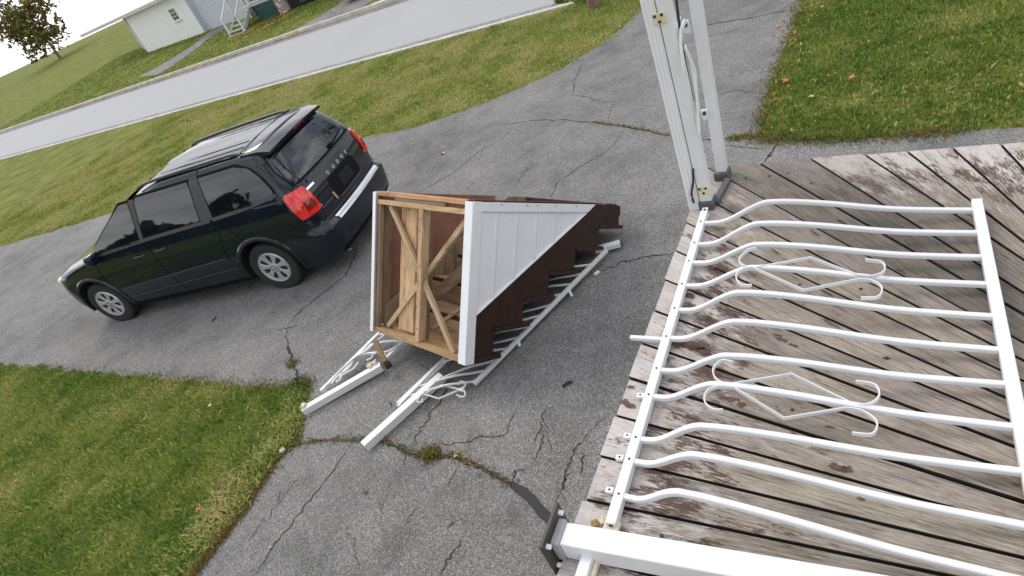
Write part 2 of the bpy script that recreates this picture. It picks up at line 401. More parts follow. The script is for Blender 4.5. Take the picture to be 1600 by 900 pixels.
crack(MAIN, .045, DIRT, jit=.008, sub=9); crack([(u, v + 2) for u, v in MAIN[2:]], .018, DARKASPH, lift=.0075, jit=.01, sub=9)
sheet('tar_patch', [G(u, v, 0) for u, v in [(792, 752), (802, 752), (812, 758), (824, 763), (838, 776), (848, 790), (866, 806), (880, 830), (862, 824), (846, 812), (833, 795), (822, 783), (808, 772), (798, 763)]], TAR, .0068, driveway, jit=.006, step=.05)
CR = [([(648, 305), (680, 287), (712, 268), (745, 240), (778, 220)], .014), ([(558, 385), (552, 405), (540, 430), (500, 462), (462, 492), (450, 512)], .02), ([(450, 512), (449, 545), (458, 570), (466, 600), (470, 640)], .03),
 ([(640, 702), (665, 662), (690, 625), (705, 598)], .017), ([(545, 700), (520, 738), (490, 775), (455, 820), (425, 858), (395, 902)], .014), ([(925, 427), (975, 410), (1010, 402), (1056, 396)], .016),
 ([(858, 312), (872, 285), (905, 262), (950, 236), (975, 205)], .012), ([(785, 196), (830, 189), (880, 188), (930, 192), (990, 200), (1048, 213)], .022), ([(1048, 213), (1100, 219), (1140, 216), (1186, 214)], .022),
 ([(895, 150), (898, 125), (906, 110), (912, 92)], .014), ([(893, 148), (915, 152), (940, 160), (965, 158)], .012), ([(1088, 43), (1130, 35), (1170, 29), (1245, 14)], .03), ([(1095, 60), (1140, 50), (1170, 40)], .012),
 ([(1196, 254), (1208, 234), (1218, 222)], .022), ([(1128, 228), (1160, 230), (1195, 234)], .012), ([(675, 693), (700, 696), (735, 690), (752, 681), (772, 684), (790, 679), (800, 655), (808, 640)], .010),
 ([(836, 692), (848, 664), (852, 640)], .012), ([(832, 726), (846, 700), (850, 672)], .010), ([(880, 764), (884, 735), (898, 705), (912, 690)], .012), ([(905, 745), (912, 725), (910, 705)], .012), ([(870, 790), (882, 752), (888, 740)], .010), ([(800, 750), (806, 738), (826, 733)], .010),
 ([(690, 902), (698, 878), (715, 858), (724, 838)], .010), ([(796, 305), (812, 282), (832, 254)], .007), ([(394, 440), (386, 462), (376, 478)], .012), ([(430, 515), (450, 514), (470, 508)], .012),
 ([(410, 820), (440, 782), (470, 742)], .006), ([(385, 850), (420, 800)], .005), ([(640, 560), (700, 600)], .008), ([(630, 730), (640, 700)], .008), ([(700, 760), (712, 735)], .006), ([(1120, 150), (1150, 142), (1185, 147)], .008), ([(950, 188), (960, 160)], .008)]
for k in range(13):
    x0, y0 = R0.choice([(R0.uniform(815, 925), R0.uniform(610, 800)), (R0.uniform(560, 780), R0.uniform(700, 890)), (R0.uniform(640, 1000), R0.uniform(220, 300)), (R0.uniform(330, 480), R0.uniform(690, 880))]); a = R0.uniform(-2.2, -.9); P_ = [(x0, y0)]
    for j in range(R0.randint(2, 4)): a += R0.uniform(-.6, .6); l = R0.uniform(10, 26); x0 += l * math.cos(a); y0 += l * math.sin(a); P_.append((x0, y0))
    CR.append((P_, R0.uniform(.003, .0055)))
for px, wd in CR: crack(px, wd, jit=.009 if wd < .015 else .014)

# ------------------------------------------------------------------ grass
def inside(P, poly):
    x, y = P[:, 0], P[:, 1]; c = np.zeros(len(P), bool); n = len(poly)
    for i in range(n):
        x1, y1 = poly[i]; x2, y2 = poly[i - 1]
        if abs(y2 - y1) < 1e-9: continue
        c ^= ((y1 > y) != (y2 > y)) & (x < (x2 - x1) * (y - y1) / (y2 - y1) + x1)
    return c
def vnoise(P, s, seed=0):
    r = np.random.default_rng(seed); T = r.random((64, 64)); q = P * s; i = np.floor(q).astype(int); f = q - i; f = f * f * (3 - 2 * f)
    g = lambda a, b: T[a % 64, b % 64]
    return (g(i[:, 0], i[:, 1]) * (1 - f[:, 0]) + g(i[:, 0] + 1, i[:, 1]) * f[:, 0]) * (1 - f[:, 1]) + (g(i[:, 0], i[:, 1] + 1) * (1 - f[:, 0]) + g(i[:, 0] + 1, i[:, 1] + 1) * f[:, 0]) * f[:, 1]
zt_np = lambda s: np.where(s < S_NEAR, 0, np.where(s < S_NEAR + 8, (s - S_NEAR) * .035, .28 + (s - S_NEAR - 8) * .06))
def blades(name, P, hgt, wid, mat, bias=0., lay=.9, tspread=.22, parent=None, zoff=0.):
    n = len(P); az = NR.random(n) * 2 * np.pi; h = hgt * (.35 + NR.random(n) * .8 + .5 * vnoise(P, 5., 8) * NR.random(n)); ln = h * lay * NR.random(n)
    d = np.stack([np.cos(az), np.sin(az)], 1); sdv = np.stack([-d[:, 1], d[:, 0]], 1); wv = wid * (.6 + .8 * NR.random(n))
    z0 = zt_np(P @ np.array([KN.x, KN.y])) + zoff
    def v3(xy, z): return np.concatenate([xy, z[:, None]], 1)
    V = np.stack([v3(P - sdv * wv[:, None] / 2, z0), v3(P + sdv * wv[:, None] / 2, z0), v3(P + d * (ln * .35)[:, None] + sdv * wv[:, None] * .42, z0 + h * .62),
                  v3(P + d * (ln * .35)[:, None] - sdv * wv[:, None] * .42, z0 + h * .62), v3(P + d * ln[:, None], z0 + h * (1 - .25 * NR.random(n)))], 1).reshape(-1, 3)
    me = bpy.data.meshes.new(name); me.vertices.add(5 * n); me.vertices.foreach_set('co', V.ravel().astype(np.float32))
    b = np.arange(n)[:, None] * 5; loops = np.concatenate([b + np.array([0, 1, 2, 3]), b + np.array([3, 2, 4])], 1).ravel()
    me.loops.add(len(loops)); me.loops.foreach_set('vertex_index', loops.astype(np.int32)); me.polygons.add(2 * n)
    st = np.stack([np.arange(n) * 7, np.arange(n) * 7 + 4], 1).ravel(); me.polygons.foreach_set('loop_start', st.astype(np.int32)); me.update(calc_edges=True); me.validate()
    t = np.clip(.43 + bias + tspread * NR.standard_normal(n) + .5 * (vnoise(P, 1.7, 3) - .5) + .35 * (vnoise(P, 7., 5) - .5), 0, 1)
    a = me.attributes.new('tint', 'FLOAT', 'POINT'); a.data.foreach_set('value', np.repeat(t, 5).astype(np.float32))
    me.materials.append(mat); o = bpy.data.objects.new(name, me); COL.objects.link(o); o.parent = parent
    return stuff(o)
def scatter(poly, n, wob=0.):
    A = np.array([(p.x, p.y) for p in poly]); lo, hi = A.min(0), A.max(0); o = []
    area = (hi - lo).prod(); got = 0
    while got < n:
        P = lo + NR.random((n * 2, 2)) * (hi - lo); Q = P + (np.stack([vnoise(P, 9, 1), vnoise(P, 9, 2)], 1) - .5) * wob
        P = P[inside(Q, A)]; o.append(P); got += len(P)
    return np.concatenate(o)[:n]
LL = g_px(LEFT_LAWN) + [G(-150, 800), G(-100, 1000), G(240, 1000)]
blades('lawn_grass', scatter(LL, 95000, .16), .05, .005, GRASS, .06, tspread=.2)
blades('clover', scatter(LL, 9000, .2), .04, .016, GRASS, .22, 1.4, .2)
edge = []
def along(px, n, spread):
    P = [G(u, v) for u, v in px]; o = []
    for _ in range(n):
        i = R0.randrange(len(P) - 1); p = P[i].lerp(P[i + 1], R0.random()); o.append((p.x + R0.gauss(0, spread), p.y + R0.gauss(0, spread)))
    return np.array(o)
blades('edge_grass', np.concatenate([along(LEFT_LAWN[:8], 5200, .035), along(LEFT_LAWN[7:13], 3000, .06)]), .035, .006, WEED, .12)
blades('clover', np.concatenate([along([(262, 905), (312, 835), (372, 765), (405, 720), (440, 690), (452, 650)], 3600, .10), along([(440, 690), (455, 655), (462, 622), (430, 622)], 1500, .08)]), .045, .018, GRASS, .26, 1.3, .18)
RL = [p for p in right_lawn] + [right_lawn[-1] + Vector((5, 3, 0)), right_lawn[0] + Vector((8, -2, 0)), right_lawn[0] + KN * 1.5]
blades('lawn_grass', scatter(RL, 110000, .16), .052, .006, GRASS, .06)
blades('clover', scatter(RL, 9000, .2), .045, .02, GRASS, .25, 1.4, .2)
blades('edge_grass', along([(1186, 214), (1220, 219), (1300, 220), (1400, 213), (1500, 206)], 2600, .07), .045, .008, WEED, .12)
blades('edge_grass', along([(1255, 0), (1240, 40), (1215, 105), (1197, 170), (1186, 212)], 2000, .07), .04, .008, WEED, .1)
FLN = [Vector(p) for p in far_lawn] + [nk(G(1010, -5)), nk(G(600, 89)), nk(G(-100, 260)), nk(FL0 + van_dir * 16)]
blades('lawn_grass', scatter(FLN, 170000, .3), .055, .011, GRASS, .33, tspread=.2)
PS = scatter(FLN, 60000, .3); PS = PS[vnoise(PS, .55, 12) + .5 * vnoise(PS, 2.1, 13) > .92]; blades('dry_grass', PS, .06, .012, GRASS, .5, tspread=.16)
FARG = [TS(-60, S_FAR + .15), TS(-10, S_FAR + .15), TS(-10, 30), TS(-60, 34)]
PP = scatter(FARG, 60000)
blocked = np.zeros(len(PP), bool)
for o_ in ('gravel_drive', 'footpath'):
    me_ = bpy.data.objects[o_].data
    for pl in me_.polygons:
        blocked |= inside(PP, [(me_.vertices[i].co.x, me_.vertices[i].co.y) for i in pl.vertices])
blades('lawn_grass', PP[~blocked], .07, .03, GRASS, .12)
# weeds and soil in the cracks
blades('crack_weeds', along(MAIN, 420, .025), .03, .011, WEED, .1, 1.2)
blades('crack_weeds', np.concatenate([along([(664, 712), (680, 710)], 260, .035), along([(470, 598), (474, 612)], 200, .06), along([(455, 568), (461, 572)], 60, .03), along([(466, 590), (468, 605)], 60, .03)]), .06, .010, WEED, -.05, 1.)
blades('crack_weeds', along([(925, 191), (960, 196), (1000, 202), (1045, 212)], 260, .02), .03, .012, WEED, .1, 1.2)
blades('crack_weeds', along([(1140, 217), (1184, 214)], 260, .05), .035, .012, WEED, .2, 1.2)
# loose leaf litter nobody could count
def litter(name, P, size):
    return blades(name, P, size * .5, size, LITTER, .1, 2.2, .28, zoff=.02)
litter('leaf_litter', scatter(RL, 3200), .026); litter('leaf_litter', scatter(RL, 350), .04)
litter('leaf_litter', along([(1262, 0), (1247, 40), (1222, 105), (1204, 170)], 260, .11), .035)
litter('leaf_litter', scatter(LL, 700), .02)
litter('leaf_litter', scatter(FLN, 2200), .04)
litter('leaf_litter', along([(362, 60), (395, 50), (420, 38), (450, 22)], 900, .5), .09)
litter('leaf_litter', np.array([(p.x, p.y) for p in (TS(R0.uniform(-45, -22), S_FAR - abs(R0.gauss(0, .16)) - .05) for _ in range(700))]), .06)
litter('leaf_litter', scatter(FARG, 400), .08)
litter('leaf_litter', along([(705, 711), (725, 716), (745, 727)], 26, .03), .03)
# single leaves that stand out
def leaf(px, mat, size, label, rz, group='fallen leaves', z=.02):
    n = 5; pts = []
    for k in range(10):
        a = math.pi * 2 * k / 10; r = size * (1 if k % 2 == 0 else .52) * (1.15 if k == 0 else R0.uniform(.85, 1.05)); pts.append((r * math.cos(a), r * math.sin(a), .25 * r * math.sin(a * 2 + rz) + .012))
    m = MB(); m.add([(0, 0, .004)] + pts, [(0, 1 + k, 1 + (k + 1) % 10) for k in range(10)])
    o = m.build('fallen_leaf', mat); o.location = G(*px) + Vector((0, 0, z)); o.rotation_euler = (R0.uniform(-.25, .25), R0.uniform(-.25, .25), rz); return tag(o, label, 'leaf', group)
leaf((693, 241), LEAF_Y, .055, 'bright yellow leaf alone on the asphalt beyond the stairs', .4, z=.008)
leaf((332, 640), LEAF_P, .035, 'pale yellow leaf on the near left lawn', 1., z=.05)
leaf((316, 802), LEAF_O, .032, 'orange brown leaf low on the near left lawn', 2., z=.05)
leaf((230, 660), LEAF_Y, .026, 'small yellow leaf at the left side of the near lawn', .2, z=.05)
leaf((571, 770), LEAF_B, .035, 'brown curled leaf on the asphalt below the long white newel post', 1.3, z=.008)
leaf((423, 857), LEAF_P, .018, 'tiny pale leaf beside the long crack by the near lawn', .8, z=.008)
leaf((296, 191), LEAF_P, .13, 'large pale leaf on the grass strip beyond the van', 1.8, z=.06)
leaf((1215, 43), LEAF_O, .05, 'orange leaf on the asphalt near the right hand lawn', 2.5, z=.008)
leaf((1332, 128), LEAF_O, .05, 'orange leaf in the middle of the right hand lawn', .5, z=.05)
leaf((1228, 132), LEAF_O, .05, 'rusty leaf at the edge of the right hand lawn', 2.2, z=.05)
leaf((1270, 157), LEAF_P, .04, 'tan leaf on the right hand lawn nearer the deck', 3.0, z=.05)
leaf((1287, 17), LEAF_Y, .05, 'yellow leaf at the top of the right hand lawn', 1.0, z=.05)
def twig(a, b, label, r=.008):
    m = MB(); A = G(*a, 0); B = G(*b, 0); z = Vector((0, 0, r + .006)); mid = A.lerp(B, .5) + Vector((.006, .008, .003)); m.tube([A + z, mid + z, B + z], [r, r * 1.1, r * .6], 6)
    return tag(m.build('twig', DARKASPH, smooth=True), label, 'twig', 'dark twigs on the asphalt')
twig((880, 606), (896, 598), 'dark twig on the asphalt between the stairs and the deck', .011)
twig((333, 503), (339, 496), 'short dark twig on the asphalt beside the van')
twig((610, 630), (612, 636), 'tiny dark twig between the two fallen newel posts', .005)
m = MB(); p = G(444, 707); m.box((p.x, p.y, .025), (.05, .035, .04), (1, .3, 0), (-.3, 1, 0)); tag(m.build('stone', CONC, bevel=.01), 'small pale stone at the corner of the near lawn', 'stone')
m = MB(); p = G(933, 428); m.box((p.x, p.y, .012), (.06, .035, .016), (1, .3, 0), (-.3, 1, 0)); tag(m.build('plaster_chip', FOAM, bevel=.004), 'cream chip on the asphalt beside the stair toe', 'debris')
m = MB(); p = G(547, 390.5); m.box((p.x, p.y, .012), (.05, .03, .012), (1, .3, 0), (-.3, 1, 0)); tag(m.build('paint_chip', WHITE, bevel=.004), 'white chip on the asphalt behind the van bumper', 'debris')
# ------------------------------------------------------------------ deck
ZD = 1.75
EL0, EL1 = G(1056, 392, ZD), G(883.5, 862, ZD); DL = (EL1 - EL0).normalized()
ET0, ET1 = G(1142, 258, ZD), G(1400, 237, ZD); DT = (ET1 - ET0).normalized()
def isect(p, d, q, e):
    den = d.x * e.y - d.y * e.x; t = ((q.x - p.x) * e.y - (q.y - p.y) * e.x) / den; return p + d * t
CORNER = isect(EL0, DL, ET0, DT); CORNER.z = ZD
GAPS = [((1350, 241), (1400, 274)), ((1268, 249), (1400, 332)), ((1188, 256), (1400, 377)), ((1142, 280), (1400, 422)), ((1125, 322), (1400, 462)), ((1072.5, 348), (1400, 502)),
        ((1056, 392), (1400, 545)), ((1039, 437), (1394, 582)), ((1020, 484), (1346, 607)), ((999, 535), (1368, 662)), ((979, 589), (1300, 690)), ((957.5, 647.5), (1295, 740)), ((934, 712), (1400, 824)), ((908, 779), (1400, 882)), ((883.5, 862), (1080, 916))]
HUB = Vector((1.47, -.12, ZD)); lines = []
for a, b in GAPS:
    A, B = G(*a, ZD), G(*b, ZD); lines.append([A, (B - A).normalized()])
ln = []
for i, (A, d) in enumerate(lines):                       # start every joint on the edge of the deck
    pT = isect(A, d, CORNER, DT); pL = isect(A, d, CORNER, DL)
    s = pT if (i < 4 and (pT - CORNER).dot(DT) > 0.02) else pL
    if i == 3: s = CORNER.copy()
    ln.append((s, d))
for k in range(1, 6):
    s = ln[0][0] + DT * .165; a = math.atan2(ln[0][1].y, ln[0][1].x) - math.radians(5.5); ln.insert(0, (s, Vector((math.cos(a), math.sin(a), 0))))
for k in range(1, 9):
    s, d = ln[-1]; ln.append((s + DL * .165, d))
GAP_SHADE = plain('gap_shade_edge', (.028, .022, .018), .95, var=.4, scale=30)  # near-black board sides paint in the shade of the gaps, over edge grime
deck = thing('deck', 'weathered grey wooden deck with peeling paint and fanned boards', 'deck')
N4 = 3 + 5
for i in range(len(ln) - 1):
    (a, da), (b, db) = ln[i], ln[i + 1]
    la = min(2.6, (a - HUB).length - .42); lb = min(2.6, (b - HUB).length - .42)
    if i >= len(GAPS) + 4: la = lb = 2.05
    gp = R0.uniform(.0042, .0062); over = R0.uniform(-.006, .008)
    wv = (b - a).normalized()
    pa, pb = a + wv * gp, b - wv * gp
    if i < N4: oa = ob = DT.cross(Vector((0, 0, 1)))
    corner_pt = []
    if i == N4 - 1: pass
    ns = 7; V = []; UV = []
    for k in range(ns + 1):
        f = k / ns
        qa = pa + da * (la * f - over); qb = pb + db * (lb * f - over)
        V += [qa, qb]; UV += [(la * f, .0), (lb * f, (qb - qa).length)]
    dz = Vector((0, 0, R0.uniform(-.002, .0015))); th = Vector((0, 0, -.036))
    m = MB(); n2 = len(V); m.v = [tuple(p + dz) for p in V] + [tuple(p + dz + th) for p in V]
    for k in range(ns):
        o_ = 2 * k; m.f += [(o_, o_ + 1, o_ + 3, o_ + 2), (n2 + o_, n2 + o_ + 2, n2 + o_ + 3, n2 + o_ + 1), (o_, o_ + 2, n2 + o_ + 2, n2 + o_), (o_ + 1, n2 + o_ + 1, n2 + o_ + 3, o_ + 3)]
    m.f += [(0, n2, n2 + 1, 1), (2 * ns, 2 * ns + 1, n2 + 2 * ns + 1, n2 + 2 * ns)]
    ob_ = m.build('deck_board', BOARD, deck, bevel=.0018)
    ob_.data.materials.append(GAP_SHADE)
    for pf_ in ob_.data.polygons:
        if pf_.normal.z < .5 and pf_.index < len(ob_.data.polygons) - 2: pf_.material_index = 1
    uvl = ob_.data.uv_layers.new(name='UVMap')
    for lp in ob_.data.loops:
        uvl.data[lp.index].uv = (UV + UV)[lp.vertex_index]
    t = R0.uniform(.86, 1.12); tint, pa_ = {4: (.9, .9), 5: (.78, .75), 6: (.50, .18), 7: (.55, .12), 8: (.82, .45), 9: (.92, .7)}.get(i, (1, 1))
    ob_.color = (t * tint, t * tint * R0.uniform(.97, 1.0), t * tint * R0.uniform(.93, 1.0), pa_)
def dpoly(off): return None
m = MB(); zz = Vector((0, 0, -.036 - .1)); ins_L = Vector((-DL.y, DL.x, 0)); 
if ins_L.dot(Vector((1, 0, 0))) < 0: ins_L = -ins_L
ins_T = Vector((-DT.y, DT.x, 0)); 
if ins_T.dot(Vector((0, -1, 0))) < 0: ins_T = -ins_T
cL = CORNER + ins_L * .05 + ins_T * .05 + zz
MB().beam(cL, cL + DL * 3.2, .04, .19).build('rim_joist', UNDER, deck)
MB().beam(cL + DT * .03, cL + DT * 3.0, .04, .19).build('rim_joist', UNDER, deck)
for k in range(1, 6):
    a = cL + ins_L * (.4 * k) + DL * .03
    MB().beam(a, a + DL * 2.6, .04, .18).build('joist', UNDER, deck)
MB().beam(cL + ins_L * .12 + ins_T * .12 - Vector((0, 0, .72)), cL + ins_L * .12 + ins_T * .12 + DL * 3.1 - Vector((0, 0, .72)), .025, 1.4).build('added_shade_panel', UNDER, deck)  # unseen panels added below the rim to keep light out from under the boards
MB().beam(cL + ins_L * .15 + ins_T * .12 - Vector((0, 0, .72)), cL + ins_L * .15 + ins_T * .12 + DT * 3.0 - Vector((0, 0, .72)), .025, 1.4).build('added_shade_panel', UNDER, deck)
for p in (cL + DL * .12 + DT * .12, cL + DL * 1.7 + DT * .12, cL + DL * 3.0 + DT * .12, cL + DT * 1.6 + DL * .15, cL + DT * 2.8 + DL * .15):
    MB().box((p.x, p.y, .8), (.1, .1, 1.6), DT, DL).build('deck_post', UNDER, deck)
# flakes of bare undercoat whose shapes can be told apart: thin patches of paint worn off the boards
def flake(px, rx, ry, ang, mat=None):
    c = G(*px, ZD); n = 26; vs = [c + Vector((0, 0, .0022))]; ca, sa = math.cos(ang), math.sin(ang)
    for k in range(n):
        a = 2 * math.pi * k / n; r = R0.uniform(.5, 1.15); x, y = rx * r * math.cos(a), ry * r * math.sin(a); vs.append(c + Vector((ca * x - sa * y, sa * x + ca * y, .0022)))
    m = MB(); m.add(vs, [(0, 1 + k, 1 + (k + 1) % n) for k in range(n)]); return m.build('paint_flake', FLAKE, deck)
FLAKE = plain('bare_brown_undercoat', (.105, .06, .045), .8, var=.5, scale=45)
for px, rx, ry, an in [((1140, 624), .035, .014, -.75), ((1158, 632), .018, .013, -.75), ((1309, 731), .03, .012, -.75), ((1322, 733), .018, .012, -.7), ((1222, 531), .03, .008, -1.1), ((1215, 524), .02, .007, -1.0), ((1240, 540), .022, .006, -1.1),
    ((1296, 668), .015, .006, -.7), ((1345, 780), .012, .006, -.7), ((1080, 541), .05, .022, -.85), ((1060, 535), .04, .03, -.85), ((1100, 548), .03, .018, -.9), ((1300, 572), .03, .007, -1.05), ((1076, 462), .035, .018, -1.0), ((985, 634), .03, .012, -.7), ((975, 628), .02, .012, -.7),
    ((1120, 424), .022, .010, -1.15), ((1113, 418), .016, .006, -1.15), ((1240, 678), .01, .006, -.7), ((870, 872), .02, .012, .3), ((985, 605), .02, .008, -.7), ((1290, 645), .008, .006, 0), ((1024, 850), .05, .012, -.7), ((1000, 870), .05, .02, -.7), ((1385, 560), .014, .006, -1.), ((1176, 380), .016, .005, -1.2)]:
    flake(px, rx, ry, an)
# nail heads in the boards
NAIL = SCREW
for px in [(1177, 418), (1034, 837), (1386, 560), (1238, 641), (1250, 445), (1345, 452), (1166, 279), (1202, 275), (1231, 271), (1268, 287), (1213, 378), (1373, 435)]:
    MB().cyl(G(*px, ZD) + Vector((0, 0, .001)), (0, 0, 1), .0055, .004, 10).build('nail_head', NAIL, deck)

# ------------------------------------------------------------------ railing lying flat on the deck
rail_t = thing('railing_panel', 'white metal railing panel lying flat on the deck with curved balusters and scrolls', 'railing')
RA, RB = G(1101, 333, ZD + .025), G(955, 822, ZD + .025); RDIR = (RB - RA).normalized()
rl = MB().beam(RA, RB, .034, .030).build('rail', WHITE, rail_t, bevel=.003)
MB().box(RA - RDIR * .012 + Vector((0, 0, .008)), (.04, .026, .004), RDIR, (-RDIR.y, RDIR.x, 0)).build('rail_bracket', VINYL, rail_t)
MB().cyl(RA - RDIR * .012 + Vector((0, 0, .011)), (0, 0, 1), .006, .004, 10).build('screw', SCREW, rail_t)
BAL = [((1102, 349), (1197, 316), (1400, 327)), ((1090, 382.5), (1180, 350), (1400, 362)), ((1081, 411), (1178, 383), (1400, 398)), ((1069, 447), (1170, 419), (1400, 438)), ((1058, 485), (1150, 457.5), (1400, 484)),
       ((1043, 529), (1144, 503), (1400, 533.5)), ((1029, 579), (1131, 556.5), (1400, 587)), ((1017, 620), (1112, 601), (1400, 645)), ((998, 687), (1090, 666), (1400, 713)), ((988, 721), (1082, 711), (1400, 782)), ((975, 776), (1057, 769), (1400, 860))]
H0, HP, HE = .028, .125, .055; far_ends = []
for i, (a, p, e) in enumerate(BAL):
    A = G(*a, ZD + H0); P = G(*p, ZD + HP); E = G(*e, ZD + HE); h = lambda q, z: Vector((q.x, q.y, ZD + z))
    st = RA + RDIR * ((A - RA).dot(RDIR)); far = E + (E - P) * .55; far.z = ZD + .03; far_ends.append(far)
    sst = lambda t: (lambda q: q * q * (3 - 2 * q))(max(0., min(1., t)))
    dir_ = lambda f: A.lerp(P, f) if f <= .85 else A.lerp(P, .85).lerp(P.lerp(E, .10), (f - .85) / .4)
    pts = [h(st, H0)] + [h(dir_(f), H0 + (HP - H0) * sst((f - .16) / .92)) for f in (.1, .25, .4, .55, .7, .85, 1.0, 1.14)] + [h(P.lerp(E, .2), HP - .004), h(P.lerp(E, .5), (HP + HE) / 2 + .010), h(E, HE), far]
    MB().tube(smooth_path(pts, 5), 0, flat=(.019, .019)).build('baluster', WHITE, rail_t, bevel=.004)
    MB().cyl(st + Vector((0, 0, .0165)), (0, 0, 1), .0035, .003, 8).build('screw', SCREW, rail_t)
    if i == 5:
        q = G(985, 527.5, ZD + .02); MB().tube([h(st, .02), h(q, .02)], 0, flat=(.017, .017)).build('baluster_stub', WHITE, rail_t, bevel=.003)
FD = (far_ends[-1] - far_ends[0]).normalized()
MB().beam(far_ends[0] - FD * .06, far_ends[-1] + FD * .06, .034, .03).build('rail', WHITE, rail_t, bevel=.003)
def strap(px, z, z2=None):
    n = len(px); P = [G(u, v, ZD + z + ((z2 or z) - z) * k / (n - 1)) for k, (u, v) in enumerate(px)]; return P
def ribbon(P, parent, wd=.0042, ht=.015, mat=WHITE, name='scroll'):
    return MB().tube(P, 0, flat=(wd, ht)).build(name, mat, parent, bevel=.001, seg=1)
def scroll(curl1, corner, curl2, z1, z2):
    a = smooth_path(strap(curl1, z1), 5); c = smooth_path(strap(curl2, z2), 5)
    k = G(*corner, ZD + (z1 + z2) / 2); ribbon(a + [k] + c, rail_t)
scroll([(1182, 389), (1170, 391), (1157, 402), (1156, 411), (1166, 417.5), (1180, 419)], (1266, 403), [(1342, 431), (1362, 432), (1378, 427), (1383, 418), (1376, 409.5), (1352, 406.5)], .135, .085)
scroll([(1175, 446), (1160, 446), (1151, 437), (1152, 428), (1162, 421), (1176, 418.5)], (1255, 454), [(1342, 437), (1362, 439), (1376, 447), (1378, 456), (1370, 465), (1345, 466)], .135, .085)
scroll([(1146, 567), (1128, 564), (1115, 576), (1117, 590), (1128, 598), (1142, 601)], (1236, 585), [(1333, 632), (1354, 633), (1370, 625), (1374, 613), (1365, 601), (1337, 596.5)], .125, .075)
scroll([(1130, 641), (1113, 640), (1101, 627), (1105, 612), (1120, 605), (1140, 602)], (1225, 654), [(1322, 638), (1345, 642), (1363, 652), (1371, 664), (1362, 679), (1331, 677)], .125, .075)
for px in [(1001, 619), (981, 682), (969, 716), (953, 767)]:
    q = G(*px, ZD + .01); cl = MB().box(q, (.02, .026, .014), RDIR, (-RDIR.y, RDIR.x, 0)).build('clip', VINYL, rail_t, bevel=.002)
    MB().cyl(q + Vector((0, 0, .008)), (0, 0, 1), .0035, .003, 8).build('screw', SCREW, cl)
def lump(name, c, r, mat, parent, seed=0, flat=.6):
    rr = random.Random(seed); bm = bmesh.new(); bmesh.ops.create_icosphere(bm, subdivisions=2, radius=r)
    for v in bm.verts: v.co *= rr.uniform(.6, 1.25); v.co.z *= flat
    me = bpy.data.meshes.new(name); bm.to_mesh(me); bm.free(); me.materials.append(mat); o = bpy.data.objects.new(name, me); COL.objects.link(o); o.location = c; o.parent = parent; return o
MB().box(RB + RDIR * .006 + Vector((0, 0, -.006)), (.05, .05, .012), RDIR, (-RDIR.y, RDIR.x, 0)).build('rail_foot', FOAM, rail_t, bevel=.003)
MB().box(RB + RDIR * .0005 + Vector((0, 0, .004)), (.004, .01, .008), RDIR, (-RDIR.y, RDIR.x, 0)).build('rail_hole', SCREW, rail_t)
lump('foam_residue', G(929, 818, ZD + .012), .014, FOAMB, rail_t, 1); lump('foam_residue', G(940, 814, ZD + .008), .013, FOAM, rail_t, 2)

# ------------------------------------------------------------------ square post lying across the deck
post = thing('fallen_post', 'thick square white post lying across the deck with dark base plate overhanging', 'post')
T0 = (G(882, 821.5, ZD + .085) + G(876.5, 844, ZD + .085)) / 2; T1 = (G(1080, 854, ZD + .085) + G(1080, 882, ZD + .085)) / 2
PD = (T1 - T0).normalized(); PY = Vector((-PD.y, PD.x, 0)); dn = Vector((0, 0, -.0375)); PW = .072
MB().beam(T0 + dn, T0 + dn + PD * 1.3, PW, .075).build('shaft', WHITE, post, bevel=.004)
MB().box(T0 + dn - PD * .013, (.028, PW + .012, .087), PD, PY).build('sleeve', plain('grey_sleeve', (.33, .33, .35), .5, scale=20), post, bevel=.004)
pl = MB().box(T0 + dn - PD * .0325, (.011, .15, .15), PD, PY).build('base_plate', PLATE, post, bevel=.002)
for y, z in ((-.055, .05), (.055, .05), (-.055, -.05), (.055, -.05)):
    MB().cyl(T0 + dn - PD * .03 + PY * y + Vector((0, 0, z)), PD, .008, .03, 8).build('bolt', VINYL, pl)
lump('foam_residue', G(903, 856, ZD + .05), .015, FOAMB, post, 3, .9); lump('foam_residue', G(911, 858, ZD + .045), .011, FOAMB, post, 4, .9); lump('foam_residue', G(897, 851, ZD + .06), .011, FOAM, post, 5, .9)
# second rail, its end just in view at the bottom
r2 = thing('rail_section', 'short white rail end with foam stuck to it below the fallen post', 'rail')
Q0 = G(921, 868, ZD + .03); MB().beam(Q0, Q0 + RDIR * .55, .036, .032).build('tube', WHITE, r2, bevel=.003)
MB().beam(Q0 + Vector((.022, -.012, -.01)), Q0 + RDIR * .1 + Vector((.022, -.012, -.01)), .012, .02).build('foam_strip', FOAM, r2, bevel=.003)
lump('foam_residue', Q0 - RDIR * .012 + Vector((-.015, .01, -.005)), .015, FOAM, r2, 6)
MB().cyl(Q0 + RDIR * .01 + Vector((-.012, .01, .006)), -RDIR, .006, .03, 8).build('screw', RUST, r2)

